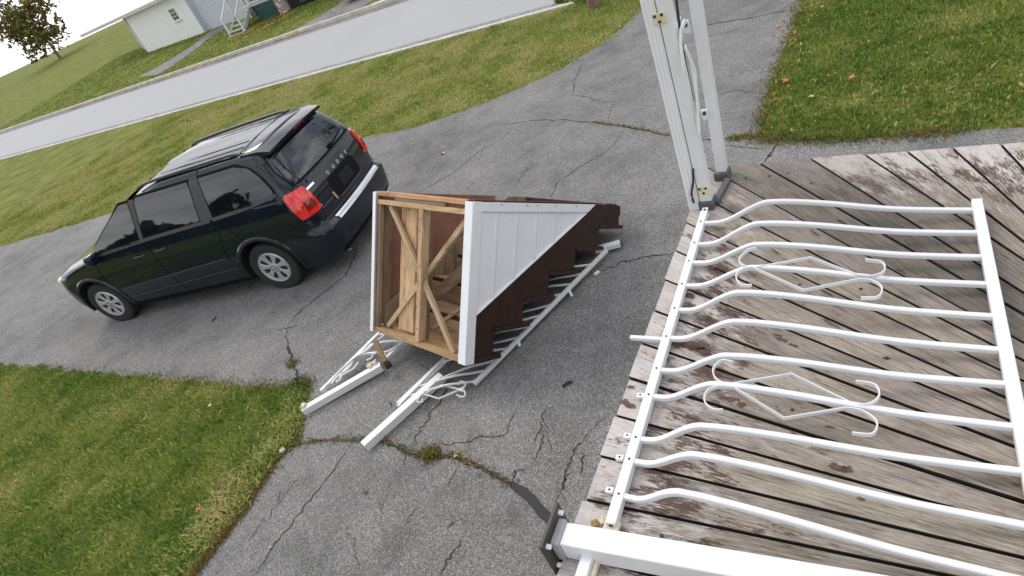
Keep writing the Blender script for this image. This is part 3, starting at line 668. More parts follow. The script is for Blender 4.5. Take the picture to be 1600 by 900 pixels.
# ------------------------------------------------------------------ the two uprights at the corner of the deck
up_ = thing('corner_uprights', 'pair of tall white metal uprights with grey feet and folding links at the deck corner', 'frame')
BA, BB = G(1107, 322, ZD), G(1130, 277, ZD); ZV = Vector((0, 0, 1)); top = 2.35; EY = DL; EX = DT
lean = on_plane(1037, 0, BA, (BA - CAM).normalized().cross(ZV).cross(ZV)) ; LA = (lean - BA).normalized()
lean = on_plane(1087, 0, BB, (BB - CAM).normalized().cross(ZV).cross(ZV)) ; LB = (lean - BB).normalized()
MB().beam(BA, BA + LA * top, .054, .050, up=EY).build('upright', WHITE, up_, bevel=.003)
MB().beam(BB, BB + LB * top, .050, .046, up=EY).build('upright', WHITE, up_, bevel=.003)
pn = MB().beam(BA - EX * .058 - ZV * .05, BA - EX * .058 + LA * top, .056, .056, up=EX).build('fluted_panel', VINYL, up_, bevel=.002)
for k in (-.021, -.004, .013):
    a = BA - EX * (.058 + k) + EY * .0255; MB().beam(a - ZV * .05, a + LA * top, .008, .006, up=EX).build('flute', WHITE, pn, bevel=.002)
for b in (BA, BB):
    MB().box(b + ZV * .022, (.074, .078, .045), EX, EY).build('foot', GREYP, up_, bevel=.006)
MB().beam(BA + EX * .035 + ZV * .016, BB + EX * .035 + EY * .05 + ZV * .016, .03, .022).build('foot_bar', GREYP, up_, bevel=.004)
Lm = (LA + LB).normalized(); PN = (BB - BA).cross(ZV).normalized()
if PN.dot(CAM - BA) < 0: PN = -PN
MIDP = (BA + BB) / 2
def wp(u, v, off=0): return on_plane(u, v, MIDP + PN * off, PN)
def linkbar(px, off, wd=.03):
    P = [wp(u, v, off) for u, v in px]; MB().tube(P, 0, flat=(wd, .007), up=PN).build('link_arm', WHITE, up_, bevel=.002)
linkbar([(1070, 33), (1064, 48), (1064, 70), (1069, 113)], .045, .022); linkbar([(1070, 72), (1086, 110), (1090, 165), (1093, 208)], .05, .020); linkbar([(1079, 92), (1092, 168), (1093, 176)], .03, .018)
fB = BB + EY * .0255
def onB(u, v): return on_plane(u, v, fB, EY)
for (u, v, hgt) in ((1073, 41, .06), (1102, 178, .055)):
    c = onB(u, v); MB().box(c + EY * .006, (.03, .012, hgt), EX, EY, LB).build('pivot_bracket', WHITE, up_, bevel=.005); MB().cyl(c + EY * .015 + LB * .01, EY, .008, .008, 12).build('pivot_bolt', SCREW, up_)
fA = BA + EY * .0275
for (u, v) in ((1030, 29), (1099, 298)):
    c = on_plane(u, v, fA, EY); b = MB().box(c, (.05, .006, .046), EX, EY, LA).build('bracket_plate', BRACK, up_, bevel=.002)
    for x, z in ((-.016, .012), (.014, .014), (0, -.012)): MB().cyl(c + EX * x + LA * z + EY * .004, EY, .0062, .005, 10).build('screw', SCREW, b)
MB().tube([wp(u, v, -.02) for u, v in [(1056, -6), (1064, 60), (1073, 110), (1083, 158)]], .006, 6).build('cable', CABLE, up_, smooth=True)
MB().tube(smooth_path([on_plane(u, v, fA + EY * .006, EY) for u, v in [(1083, 264), (1083, 285), (1080.5, 302), (1084, 317)]], 4), .005, 6).build('cable', CABLE, up_, smooth=True)
hk = onB(1064, 26); MB().tube([hk, hk - EX * .02 - LB * .03 + EY * .02], .004, 6).build('hook', WHITE, up_, smooth=True)
# ------------------------------------------------------------------ overturned stairs
K_ = .95; YW, TL = .6124, .6082; W_, L1_ = 1.3772, 1.3764
SB = CAM + (Vector((.0033, 4.7212, 1.2905)) - CAM) * K_
dh = Vector((math.cos(YW), math.sin(YW), 0)); SN = Vector((-math.sin(YW), math.cos(YW), 0))
SU = dh * math.cos(TL) - ZV * math.sin(TL); SW = -dh * math.sin(TL) - ZV * math.cos(TL)
def S(u, v, w_): return SB + (SU * u + SN * v + SW * w_) * K_
st = thing('staircase', 'overturned wooden staircase with white side panel and open framed back lying on the asphalt', 'stairs')
def sbox(name, u, v, w_, mat, par=None, bevel=.003, uvaxis=None):
    """box between the given ranges along run, width and height of the stairs"""
    c = S(sum(u) / 2, sum(v) / 2, sum(w_) / 2); d = [abs(r[1] - r[0]) * K_ for r in (u, v, w_)]
    o = MB().box(c, d, SU, SN, SW).build(name, mat, par or st, bevel=bevel); wuv(o, c, (SU, SN, SW), d); return o
def wuv(o, c, ax, d):
    """board coordinates: first along the longest side, then across"""
    k = sorted(range(3), key=lambda i: -d[i]); l = o.data.uv_layers.new(name='UVMap'); r1, r2 = R0.uniform(0, 9), R0.uniform(0, 9)
    for lp in o.data.loops:
        p = Vector(o.data.vertices[lp.vertex_index].co) - c; l.data[lp.index].uv = (p.dot(ax[k[0]]) + r1, p.dot(ax[k[1]]) + p.dot(ax[k[2]]) + r2)
    g = R0.uniform(.82, 1.12); o.color = (g, g, g, 1)
def sbeam(name, a, b, wd, th, mat, up=None):
    A, B = S(*a), S(*b); o = MB().beam(A, B, wd * K_, th * K_, up=up or SU).build(name, mat, st, bevel=.003)
    x = (B - A).normalized(); y = (up or SU).cross(x).normalized(); wuv(o, (A + B) / 2, (x, y, x.cross(y)), (9, wd, th)); return o
def sprism(name, poly, v0, v1, mat, par=None, bevel=.002):
    o = MB().prism([S(u, v0, w_) for u, w_ in poly], SN * ((v1 - v0) * K_)).build(name, mat, par or st, bevel=bevel)
    l = o.data.uv_layers.new(name='UVMap')
    for lp in o.data.loops:
        p = Vector(o.data.vertices[lp.vertex_index].co) - SB; l.data[lp.index].uv = (p.dot(SW), p.dot(SU) + p.dot(SN))
    return o
TW = [.245, .46, .675, .90, 1.13, 1.376]; RU = [1.72, 1.37, 1.0, .67, .32, .0]
teeth = [(2.05, .0), (2.06, .21), (1.72, .21), (1.72, .425), (1.37, .425), (1.37, .64), (1.0, .64), (1.0, .865), (.67, .865), (.67, 1.095), (.32, 1.095), (.32, 1.34)]
jt = lambda L_: [(u + R0.uniform(-.008, .008), w_ + R0.uniform(-.006, .006)) for u, w_ in L_]
near_poly = [(1.60, .0), (1.78, .004), (1.84, -.012), (1.97, -.006)] + jt([(2.055, .012), (2.062, .09), (2.045, .13)] + teeth[1:]) + [(.06, 1.34), (.06, .95)]
sprism('stringer', near_poly, -.012, .03, BROWN)
mid_poly = [(1.72, .0)] + teeth + [(.09, 1.34), (.09, 1.12)]
for v in (1.33,): sprism('stringer', mid_poly, v - .02, v + .02, OLDWOOD)
prev = 2.05
for i, (tw, ru) in enumerate(zip(TW, RU)):
    nose = (2.05 if i == 0 else RU[i - 1]) + (.06 if i == 0 else .085)
    tr = sbox('tread', (ru - .0 if i < 5 else .055, nose), (-.03, W_ + .03), (tw - .035, tw), BROWN)
    if i < 5:
        sbox('riser', (ru - .02, ru), (.032, W_ - .032), (tw, TW[i + 1] - .037), PINE).color = (.62, .58, .55, 1)
        sbox('tread_underside', (ru + .01, nose - .07), (.034, W_ - .034), (tw - .047, tw - .0355), PINE).color = (.7, .64, .58, 1)
sbox('riser', (2.03, 2.05), (.03, W_ - .03), (.0, .205), BROWN)
# white vinyl side with its battens and trims
pnl = sprism('side_panel', [(.05, .03), (1.575, .03), (.07, .955), (.05, .955)], -.018, -.013, VINYL)
for u in (.265, .506, .762, 1.009, 1.281):
    wt = .965 * (1.60 - u) / 1.56; sbox('batten', (u - .016, u + .016), (-.0265, -.0182), (.08, wt - .012), VINYL, pnl, .003)
    sbox('groove', (u + .022, u + .026), (-.0188, -.0175), (.08, wt - .02), plain('groove_grey', (.58, .58, .61), .6) if u == .265 else bpy.data.materials['groove_grey'], pnl, 0)
sbox('corner_trim', (-.012, .078), (-.034, -.0185), (-.004, 1.375), VINYL); sbox('corner_trim', (-.024, -.0125), (-.034, .062), (.0, 1.375), VINYL)
sprism('base_trim', [(.079, .0), (1.60, .0), (1.49, .078), (.079, .078)], -.036, -.019, VINYL)
sbeam('edge_trim', (1.47, -.026, .085), (.079, -.026, .945), .012, .022, VINYL, up=SN)
sbox('base_plate', (.0, 1.62), (-.033, .05), (-.016, -.0045), BROWN)
# far side: red-brown sheathing boards, white corner
for k in range(6):
    a, b = .02 + k * .262, .02 + (k + 1) * .262 - .006; f = lambda u: max(.03, 1.36 - .80 * u)
    sprism('sheathing_board', [(a, .0), (b, .0), (b, f(b)), (a, f(a))], W_ + .005, W_ + .018, REDB)
sbox('corner_trim', (-.014, .07), (W_ + .0185, W_ + .034), (-.004, 1.375), VINYL); sbox('corner_trim', (-.026, -.0145), (W_ - .012, W_ + .034), (.0, 1.375), VINYL)
# framing of the open back
sbox('sill_plate', (-.01, .10), (.064, W_ - .016), (-.012, .03), PINE).color = (.95, .72, .62, 1)
sbox('sill_plate', (-.005, .085), (.064, W_ - .016), (.066, .112), PINE).color = (1.0, .95, .85, 1)
sbox('blocking', (.0, .05), (.35, W_ - .3), (.031, .064), OLDWOOD)
sbox('header', (-.005, .10), (.02, W_ + .0), (1.325, 1.372), PINE).color = (.8, .72, .6, 1)
sbox('header', (.102, .32), (.02, W_ - .03), (1.305, 1.338), PINE).color = (.78, .68, .58, 1)
sbox('stud', (-.012, .075), (.635, .69), (.113, 1.324), PINE).color = (.95, .9, .85, 1)
sbox('stud', (.076, .13), (.66, .70), (.113, 1.30), OLDWOOD)
sbox('stud', (.004, .05), (W_ - .055, W_ - .016), (.113, 1.324), OLDWOOD); sbox('stud', (.06, .16), (W_ - .045, W_ + .003), (.06, 1.3), OLDWOOD).color = (.75, .7, .7, 1)
sbox('plank', (.085, .115), (.85, 1.085), (.113, 1.30), PINE).color = (1.05, .95, .88, 1)
sbeam('brace', (.045, 1.20, .12), (.045, .19, 1.33), .05, .035, PINE); sbeam('brace', (.083, .09, .10), (.083, 1.25, 1.31), .05, .035, PINE)
sbeam('brace', (.30, .80, 1.26), (.30, .02, .72), .035, .035, PINE).color = (.8, .75, .7, 1)
sbeam('brace', (.42, .95, 1.0), (.42, .02, .30), .09, .03, OLDWOOD); sbeam('brace', (.5, 1.0, .92), (.5, .02, .18), .05, .03, OLDWOOD)
for px in [(.66, .3), (.66, .62), (.66, 1.0), (.9, .6), (.98, .6), (.9, .9), (.66, .2)]:
    pass
m = MB()
for v, w_ in [(.67, .3), (.655, .62), (.68, 1.0), (.665, 1.2), (.67, .2)]: m.cyl(S(-.0125, v, w_), SU, .006, .004, 8)
m.build('nail_head', SCREW, st)
m = MB()
for u in (.3, .62, .75, 1.0, 1.3): m.cyl(S(u, -.036, .02), SN, .006, .004, 8)
m.build('nail_head', RUST, st)

# ------------------------------------------------------------------ stair railings crushed under the stairs
def gp(u, v, z): return G(u, v, z)
ra = thing('stair_railing', 'white stair railing pinned flat under the near side of the overturned stairs', 'railing', 'railings torn off with the stairs')
A0, A1 = gp(948, 391, .09), gp(741, 600, .05); RD = (A1 - A0).normalized()
MB().beam(A0, A1, .036, .032).build('rail', SCRAP, ra, bevel=.003)
B1 = gp(622, 631, .07); B0 = B1 - RD * 1.9
MB().beam(B0, B1, .036, .032).build('rail', SCRAP, ra, bevel=.003)
MB().beam(B1 - RD * .75 + Vector((.035, -.012, -.01)), B1 + Vector((.035, -.012, -.012)), .012, .02).build('rail_flange', WHITE, ra, bevel=.002)
tl = A1 - RD * .30; bd = (gp(692, 595, .06) - gp(748, 583, .06)).normalized()
BD0 = bd
def bal_pts(s, z0=.05, z1=.06, hump=.05, length=.72):
    bd = Matrix.Rotation(R0.gauss(0, .10), 3, 'Z') @ BD0
    p = A1 - RD * s; e = p + bd * length; f = Vector((0, 0, 1)); q = RD * R0.uniform(.03, .11)
    return [p, p + bd * .04, p + bd * .11 + q * .55 + f * hump * .5, p + bd * .19 + q + f * hump, p + bd * .27 + q * 1.1 + f * hump, e + q * 1.1 + f * .02]
for k, s in enumerate([.04, .17, .31, .45, .60, .75, .90, 1.05, 1.20, 1.35, 1.5, 1.65]):
    ln_ = .60 if k < 3 else .62
    MB().tube(smooth_path(bal_pts(s, hump=R0.uniform(.02, .07), length=ln_), 4), 0, flat=(.017, .017)).build('baluster', SCRAP, ra, bevel=.003)
for s, dd in ((.27, (812, 541)), (.92, (894, 463))):
    e = gp(*dd, .05); p = A1 - RD * ((A1 - e).dot(RD) + .05); MB().beam(p, e, .024, .02).build('baluster_stub', SCRAP, ra, bevel=.003)
c1, c2 = gp(930, 391, .06), gp(969, 380, .06); sl = MB().beam(c1, c2, .065, .05).build('end_sleeve', WHITE, ra, bevel=.004)
MB().beam(c2, c2 + (c2 - c1).normalized() * .022, .05, .045).build('end_plug', GREYP, ra, bevel=.004)
for q in (gp(922, 397, .075), gp(917, 412, .07)): lump('rust_patch', q, .03, RUST, ra, int(q.x * 1000), .35)
def orn(pts, z=.09): 
    MB().tube(smooth_path([gp(u, v, z) for u, v in pts], 5), 0, flat=(.008, .014)).build('scroll', SCRAP, ra)
orn([(656, 620), (652, 628), (660, 628), (660, 624)]); 
MB().tube([gp(u, v, .09) for u, v in [(665, 615), (690, 602), (716, 608), (726, 611)]], 0, flat=(.008, .014)).build('scroll', SCRAP, ra)
MB().tube([gp(u, v, .09) for u, v in [(662, 616), (686, 623), (716, 610), (726, 607)]], 0, flat=(.008, .014)).build('scroll', SCRAP, ra)
orn([(716, 601), (720, 596), (727, 598), (726, 604), (716, 609)]); orn([(716, 610), (726, 612), (726, 619), (719, 620), (714, 617)])
nwl = thing('newel_post', 'long white newel post lying on the asphalt across the big crack', 'post')
n0, n1 = gp(689, 584, .10), gp(566, 694, .075)
MB().beam(n0 - Vector((0, 0, .035)), n1 - Vector((0, 0, .035)), .078, .075).build('shaft', SCRAP, nwl, bevel=.004)
nd = (n1 - n0).normalized(); MB().box(n0 - nd * .02 - Vector((0, 0, .035)), (.04, .05, .05), nd, (-nd.y, nd.x, 0)).build('end_plug', RUST, nwl, bevel=.006)
MB().beam(gp(672, 583, .085), gp(622, 634, .085), .02, .012).build('flange', WHITE, nwl); lump('foam_residue', gp(624, 632, .08), .025, FOAM, nwl, 15)
rb = thing('stair_railing', 'bent white stair railing sticking out left from under the stairs', 'railing', 'railings torn off with the stairs')
P0, P1 = gp(502, 611, .07), gp(596, 518, .12); Q0_, Q1_ = gp(604, 559, .10), gp(634, 527, .14)
MB().beam(P0, P1, .036, .034).build('rail', WHITE, rb, bevel=.003); MB().beam(gp(600, 564, .08), gp(650, 515, .12), .036, .034).build('rail', WHITE, rb, bevel=.003)
def rbal(px, zs, r=.017):
    n = len(px); P = [gp(u, v, zs[0] + (zs[1] - zs[0]) * i / (n - 1)) for i, (u, v) in enumerate(px)]; MB().tube(smooth_path(P, 5), 0, flat=(r, r)).build('baluster', WHITE, rb, bevel=.003)
rbal([(508, 603), (530, 588), (548, 567), (556, 557), (590, 550), (604, 556)], (.09, .10)); rbal([(522, 590), (545, 575), (556, 558), (575, 552), (588, 552)], (.1, .14))
rbal([(540, 570), (558, 556), (572, 545), (580, 540)], (.1, .16)); rbal([(558, 553), (575, 541), (590, 536), (612, 533), (632, 534)], (.1, .12)); rbal([(575, 535), (592, 524), (604, 522), (625, 520)], (.1, .14))
rbal([(513, 600), (530, 580), (555, 558), (572, 548), (590, 532), (606, 520)], (.11, .18), .014); rbal([(520, 596), (538, 584), (552, 576), (560, 566)], (.1, .12), .013); rbal([(590, 552), (606, 549), (622, 540)], (.1, .12))
MB().tube(smooth_path([gp(u, v, .12) for u, v in [(525, 597), (532, 592), (533, 586), (527, 588), (518, 600)]], 5), 0, flat=(.009, .014)).build('scroll', WHITE, rb)
MB().tube(smooth_path([gp(u, v, .12) for u, v in [(573, 563), (581, 559), (582, 554), (576, 553)]], 5), 0, flat=(.009, .014)).build('scroll', WHITE, rb)
nw2 = thing('newel_post', 'shorter white newel post reaching the corner of the near lawn', 'post')
n0, n1 = gp(594, 568, .11), gp(471, 639, .075); MB().beam(n0 - Vector((0, 0, .035)), n1 - Vector((0, 0, .035)), .07, .07).build('shaft', SCRAP, nw2, bevel=.004)
lump('foam_residue', gp(474, 633, .09), .03, FOAM, nw2, 9); lump('foam_residue', gp(577, 570, .12), .035, FOAM, nw2, 10); lump('foam_residue', gp(585, 566, .12), .03, FOAM, nw2, 11)
sk = MB(); a, b = gp(586, 532, .26), gp(602, 566, .14); sk.beam(a, b, .05, .035); o = sk.build('wooden_stake', STAKE, bevel=.005); tag(o, 'splintered wooden stake lodged on the bent railing left of the stairs', 'stake'); wuv(o, (a + b) / 2, ((b - a).normalized(), Vector((0, 0, 1)), Vector((1, 0, 0))), (9, 2, 1))
MB().box(b + Vector((.01, -.015, -.03)), (.055, .045, .06), (1, .5, 0), (-.5, 1, 0)).build('dark_end', DARKASPH, o, bevel=.01)
# ------------------------------------------------------------------ minivan
def paint_mat():
    m = NT('black_car_paint'); c = m.coord(); n = m.noise(c, 3, 5, .6); d = m.noise(c, 1.2, 4, .6)
    m.p(col=m.ramp(n, [(.3, (.006, .009, .015)), (.7, (.010, .014, .022))]), rough=m.math('MULTIPLY_ADD', d, .22, .16), spec=.06, coat=1.0, coatr=.035); m.b.inputs['Coat IOR'].default_value = 1.46; return m.m
PAINT = paint_mat()
def glass_mat():
    m = NT('tinted_glass'); c = m.coord(); n = m.noise(c, 2, 3)
    return m.p(col=(.006, .007, .009), rough=m.math('MULTIPLY_ADD', n, .04, .01), spec=.9, coat=.35, coatr=.01)
GLASS = glass_mat()
BADGE = plain('bright_badge', (.70, .71, .72), .3, metal=.3, var=.05)
SEAL = plain('black_rubber_trim', (.012, .012, .013), .85, var=.2, spec=.08)
SATIN = plain('satin_grey_trim', (.06, .063, .07), .5, var=.1, spec=.35)
RAILM = plain('roof_rail_grey', (.07, .072, .076), .45, var=.15)
TYRE = plain('tyre_rubber', (.022, .022, .022), .85, var=.35, scale=30, bump=.3)
SILVER = plain('silver_wheel_paint', (.55, .56, .57), .35, metal=.55, var=.1, scale=14)
CHROME = plain('chrome', (.75, .76, .78), .14, metal=1, var=.05)
DARKW = plain('wheel_recess', (.02, .02, .02), .7)
def lens_mat(name, col, tr):
    m = NT(name); c = m.coord(); v = m.voro(c, 26, 'Distance'); k = m.ramp(v, [(.1, tuple(x * .55 for x in col)), (.5, col)])
    return m.p(col=k, rough=.12, spec=.6, coat=.6, coatr=.03)
RED = lens_mat('red_lens', (.80, .02, .016), .2); REDD = lens_mat('dark_red_lens', (.22, .006, .006), .2); LENS2 = lens_mat('bright_red_lens', (.85, .05, .04), .2); CLEAR = lens_mat('clear_lens', (.72, .70, .70), .3)
WELL = plain('wheel_well', (.008, .008, .008), .9)
def vk(tab, z):
    zs = [a for a, _ in tab]; return float(np.interp(z, zs, [b for _, b in tab]))
V_XR = [(.2, .92), (.26, 1.00), (.34, 1.065), (.46, 1.09), (.60, 1.10), (.655, 1.085), (.68, 1.02), (.72, .99), (.9, .985), (1.05, .965), (1.18, .925), (1.28, .89), (1.45, .79), (1.6, .69), (1.68, .62), (1.71, .57)]
V_Y = [(.2, .90), (.26, .935), (.4, .965), (.6, .985), (.85, .985), (1.0, .972), (1.12, .945), (1.2, .915), (1.4, .835), (1.6, .745), (1.68, .69), (1.71, .645)]
V_XF = [(.2, -3.82), (.3, -3.98), (.5, -4.06), (.7, -4.04), (.84, -3.98), (.92, -3.86), (.98, -3.6), (1.03, -3.3), (1.08, -3.06), (1.15, -2.88), (1.3, -2.56), (1.5, -2.12), (1.62, -1.82), (1.68, -1.6), (1.71, -1.45)]
V_RR = [(.2, .25), (.5, .30), (.9, .27), (1.2, .24), (1.5, .2), (1.71, .2)]
V_RF = [(.2, .5), (.6, .55), (.9, .5), (1.1, .45), (1.71, .4)]
def bulge(z): return .06 if z < 1.25 else .07
def side_y(x, z):
    y = vk(V_Y, z); y -= .030 * max(0, (x + .3) / 1.2) ** 2; y -= .055 * max(0, (-x - 2.6) / 1.4) ** 2 ; return y
def rear_x(y, z): return vk(V_XR, z) - bulge(z) * (y / .9) ** 2
def outline(z):
    xr, Y, xf, rr, rf = vk(V_XR, z), vk(V_Y, z), vk(V_XF, z), vk(V_RR, z), vk(V_RF, z); P = []
    xc = xr - bulge(z) * ((Y - rr) / .9) ** 2
    for k in range(6): y = (Y - rr) * k / 6; P.append((rear_x(y, z), y))
    xs = xc - rr; ys = side_y(xs, z)
    for k in range(9):
        a = math.pi / 2 * k / 8; P.append((xs + (xc - xs) * math.cos(a), (Y - rr) + (ys - (Y - rr)) * math.sin(a)))
    xe = xf + rf
    for k in range(1, 30): x = xs + (xe - xs) * k / 30; P.append((x, side_y(x, z)))
    ye = side_y(xe, z); yq = max(ye - rf, .1); 
    for k in range(7):
        a = math.pi / 2 * k / 6; P.append((xe + (xf + .08 - xe) * math.sin(a), yq + (ye - yq) * math.cos(a)))
    for k in range(1, 6): f = 1 - k / 5; P.append((xf + .08 * f * f, yq * f))
    return P
def vbody():
    zs = [.2, .24, .28, .34, .40, .46, .53, .60, .64, .665, .685, .72, .78, .85, .92, .98, 1.03, 1.08, 1.12, 1.16, 1.20, 1.26, 1.32, 1.38, 1.45, 1.52, 1.58, 1.63, 1.67, 1.70, 1.71]
    rings = [[(x, y, z) for x, y in outline(z)] for z in zs]
    top = rings[-1]
    for f, dz in ((.93, .016), (.8, .030), (.6, .042), (.35, .05), (.12, .053)):
        rings.append([(x + (.0 if x > 0 else .0) + (-.04 * (1 - f) if x > .2 else .10 * (1 - f) if x < -1.2 else 0), y * f, 1.71 + dz * (1 - .45 * max(0, (-x - .9)) ** 2)) for x, y, _ in top])
    m = MB(); n = len(rings[0])
    for r in rings: m.v += [(x, -y, z) for x, y, z in r]            # left half of the van is -y of its own axes (x runs to the rear)
    b = len(m.v)
    for r in rings: m.v += [(x, y, z) for x, y, z in r]
    for i in range(len(rings) - 1):
        for k in range(n - 1):
            a = i * n + k; m.f.append((a, a + n, a + n + 1, a + 1)); a += b; m.f.append((a, a + 1, a + n + 1, a + n))
    # roof middle and floor strips
    for i in (len(rings) - 1, 0):
        for k in range(n - 1):
            a = i * n + k; q = (a, a + 1, b + a + 1, b + a); m.f.append(q if i else q[::-1])
    return m
VAN_O = Vector((-2.199, 8.379, 0)); VAN_YW = -.4595
def to_van(o): return o
van = thing('parked_minivan', 'black minivan with tinted windows parked on the driveway beside the overturned stairs', 'van')
van.location = VAN_O; van.rotation_euler = (0, 0, VAN_YW)
b_ = vbody(); body = b_.build('body', PAINT, van, smooth=True)
bm = bmesh.new(); bm.from_mesh(body.data); bmesh.ops.remove_doubles(bm, verts=bm.verts, dist=1e-5); bmesh.ops.dissolve_degenerate(bm, edges=bm.edges, dist=1e-6); bmesh.ops.recalc_face_normals(bm, faces=bm.faces); bm.to_mesh(body.data); bm.free()
body.data.materials.append(WELL)
for (x, s) in ((0, -1), (0, 1), (-3.078, -1), (-3.078, 1)):
    c = MB().cyl((x, s * .90, .36), (0, 1, 0), .415, .5, 40).build('arch_cutter', WELL, van)
    md = body.modifiers.new('arch', 'BOOLEAN'); md.operation = 'DIFFERENCE'; md.object = c; md.solver = 'EXACT'; md.material_mode = 'TRANSFER'
dg = bpy.context.evaluated_depsgraph_get(); ev = body.evaluated_get(dg); nm_ = bpy.data.meshes.new_from_object(ev); body.modifiers.clear(); body.data = nm_
for o in [o for o in bpy.data.objects if o.name.startswith('arch_cutter')]: bpy.data.objects.remove(o)
nm_.polygons.foreach_set('use_smooth', [True] * len(nm_.polygons)); nm_.set_sharp_from_angle(angle=math.radians(32))
def side_patch(name, poly, off, mat, s=-1, par=None, nz=10, nx=10, th=0):
    """panel that follows the van's side: poly = four sides as (x,z) rows from bottom to top, [(z, x_front, x_rear), ...]"""
    m = MB(); zs = [p[0] for p in poly]; rows = []
    for i in range(nz + 1):
        z = zs[0] + (zs[-1] - zs[0]) * i / nz; a = float(np.interp(z, zs, [p[1] for p in poly])); b = float(np.interp(z, zs, [p[2] for p in poly]))
        for j in range(nx + 1):
            x = a + (b - a) * j / nx; m.v.append((x, s * (side_pt_y(x, z) + off), z))
    w1 = nx + 1
    for i in range(nz):
        for j in range(nx): a = i * w1 + j; m.f.append((a, a + 1, a + 1 + w1, a + w1))
    o = m.build(name, mat, par or van, smooth=True)
    sl = o.modifiers.new('thick', 'SOLIDIFY'); sl.thickness = th or .004; sl.offset = 0; es = o.modifiers.new('split', 'EDGE_SPLIT'); es.split_angle = .6; return o
def side_pt_y(x, z):
    """half width at (x,z), the rounded rear corner included"""
    Y = vk(V_Y, z); rr = vk(V_RR, z); xr = vk(V_XR, z); xc = xr - bulge(z) * ((Y - rr) / .9) ** 2; xs = xc - rr
    if x <= xs: return side_y(x, z)
    ys = side_y(xs, z); f = min(1, (x - xs) / max(1e-6, xc - xs)); return (Y - rr) + (ys - (Y - rr)) * math.sqrt(max(0, 1 - f * f))
def side_line(name, pts, wd, off, mat, s=-1, par=None, sub=10):
    """narrow strip along a line on the side"""
    P = smooth_path([(x, 0, z) for x, z in pts], sub); Q = [Vector((p.x, s * (side_pt_y(p.x, p.z) + off), p.z)) for p in P]
    return MB().tube(Q, 0, flat=(wd, .006) if False else (.006, wd), up=(0, 1, 0) if False else (0, 1, .001)).build(name, mat, par or van) 
def corner_patch(name, rows, off, mat, s, par=None, nz=10, nw=18, th=.005):
    """panel wrapped round the rear corner: rows of (height, inner half width, x where it ends on the side)"""
    m = MB(); zs = [r[0] for r in rows]
    for i in range(nz + 1):
        z = zs[0] + (zs[-1] - zs[0]) * i / nz; yi = float(np.interp(z, zs, [r[1] for r in rows])); xe = float(np.interp(z, zs, [r[2] for r in rows]))
        O = outline(z); D = [(rear_x(yi, z), yi)] + [q for q in O if q[1] > yi and q[0] > xe]; D.append((xe, side_pt_y(xe, z)))
        D = [D[0]] + [q for q in D[1:-1] if q[1] <= D[-1][1] + .05] + [D[-1]]
        L_ = [0.]
        for k in range(1, len(D)): L_.append(L_[-1] + math.hypot(D[k][0] - D[k - 1][0], D[k][1] - D[k - 1][1]))
        for k in range(nw + 1):
            t = L_[-1] * k / nw; x = float(np.interp(t, L_, [q[0] for q in D])); y = float(np.interp(t, L_, [q[1] for q in D])); t2 = min(L_[-1], t + .01); t1 = max(0, t - .01)
            tx = float(np.interp(t2, L_, [q[0] for q in D])) - float(np.interp(t1, L_, [q[0] for q in D])); ty = float(np.interp(t2, L_, [q[1] for q in D])) - float(np.interp(t1, L_, [q[1] for q in D])); l = math.hypot(tx, ty)
            m.v.append((x + off * ty / l, s * (y - off * tx / l), z))
    w1 = nw + 1; m.f = [(i * w1 + j, i * w1 + j + 1, (i + 1) * w1 + j + 1, (i + 1) * w1 + j) for i in range(nz) for j in range(nw)]
    o = m.build(name, mat, par or van, smooth=True); sl = o.modifiers.new('thick', 'SOLIDIFY'); sl.thickness = th; sl.offset = 0; es = o.modifiers.new('split', 'EDGE_SPLIT'); es.split_angle = .6; return o
def strip_side(name, pts, wd, off, mat, s=-1, par=None, sub=8):
    P = smooth_path([(x, 0, z) for x, z in pts], sub); m = MB(); n = len(P)
    for i, p in enumerate(P):
        t = (P[min(i + 1, n - 1)] - P[max(i - 1, 0)]).normalized(); q = Vector((-t.z, 0, t.x)) * (wd / 2)
        for k in (q, -q): x, z = p.x + k.x, p.z + k.z; m.v.append((x, s * (side_pt_y(x, z) + off), z))
    m.f = [(2 * i, 2 * i + 2, 2 * i + 3, 2 * i + 1) for i in range(n - 1)]; o = m.build(name, mat, par or van, smooth=True)
    sl = o.modifiers.new('thick', 'SOLIDIFY'); sl.thickness = .005; sl.offset = 0; es = o.modifiers.new('split', 'EDGE_SPLIT'); es.split_angle = .6; return o
def rear_patch(name, rows, off, mat, par=None, nz=10, ny=14, th=.004):
    m = MB(); zs = [r[0] for r in rows]
    for i in range(nz + 1):
        z = zs[0] + (zs[-1] - zs[0]) * i / nz; a = float(np.interp(z, zs, [r[1] for r in rows])); b = float(np.interp(z, zs, [r[2] for r in rows]))
        for j in range(ny + 1): y = a + (b - a) * j / ny; m.v.append((rear_full_x(y, z) + off, y, z))
    w1 = ny + 1; m.f = [(i * w1 + j, i * w1 + j + 1, (i + 1) * w1 + j + 1, (i + 1) * w1 + j) for i in range(nz) for j in range(ny)]
    o = m.build(name, mat, par or van, smooth=True); sl = o.modifiers.new('thick', 'SOLIDIFY'); sl.thickness = th; sl.offset = 0; es = o.modifiers.new('split', 'EDGE_SPLIT'); es.split_angle = .6; return o
def rear_full_x(y, z):
    y = abs(y); Y = vk(V_Y, z); rr = vk(V_RR, z)
    if y <= Y - rr: return rear_x(y, z)
    xr = vk(V_XR, z); xc = xr - bulge(z) * ((Y - rr) / .9) ** 2; xs = xc - rr; ys = side_y(xs, z); f = min(1, (y - (Y - rr)) / max(1e-6, ys - (Y - rr))); return xs + (xc - xs) * math.sqrt(max(0, 1 - f * f))
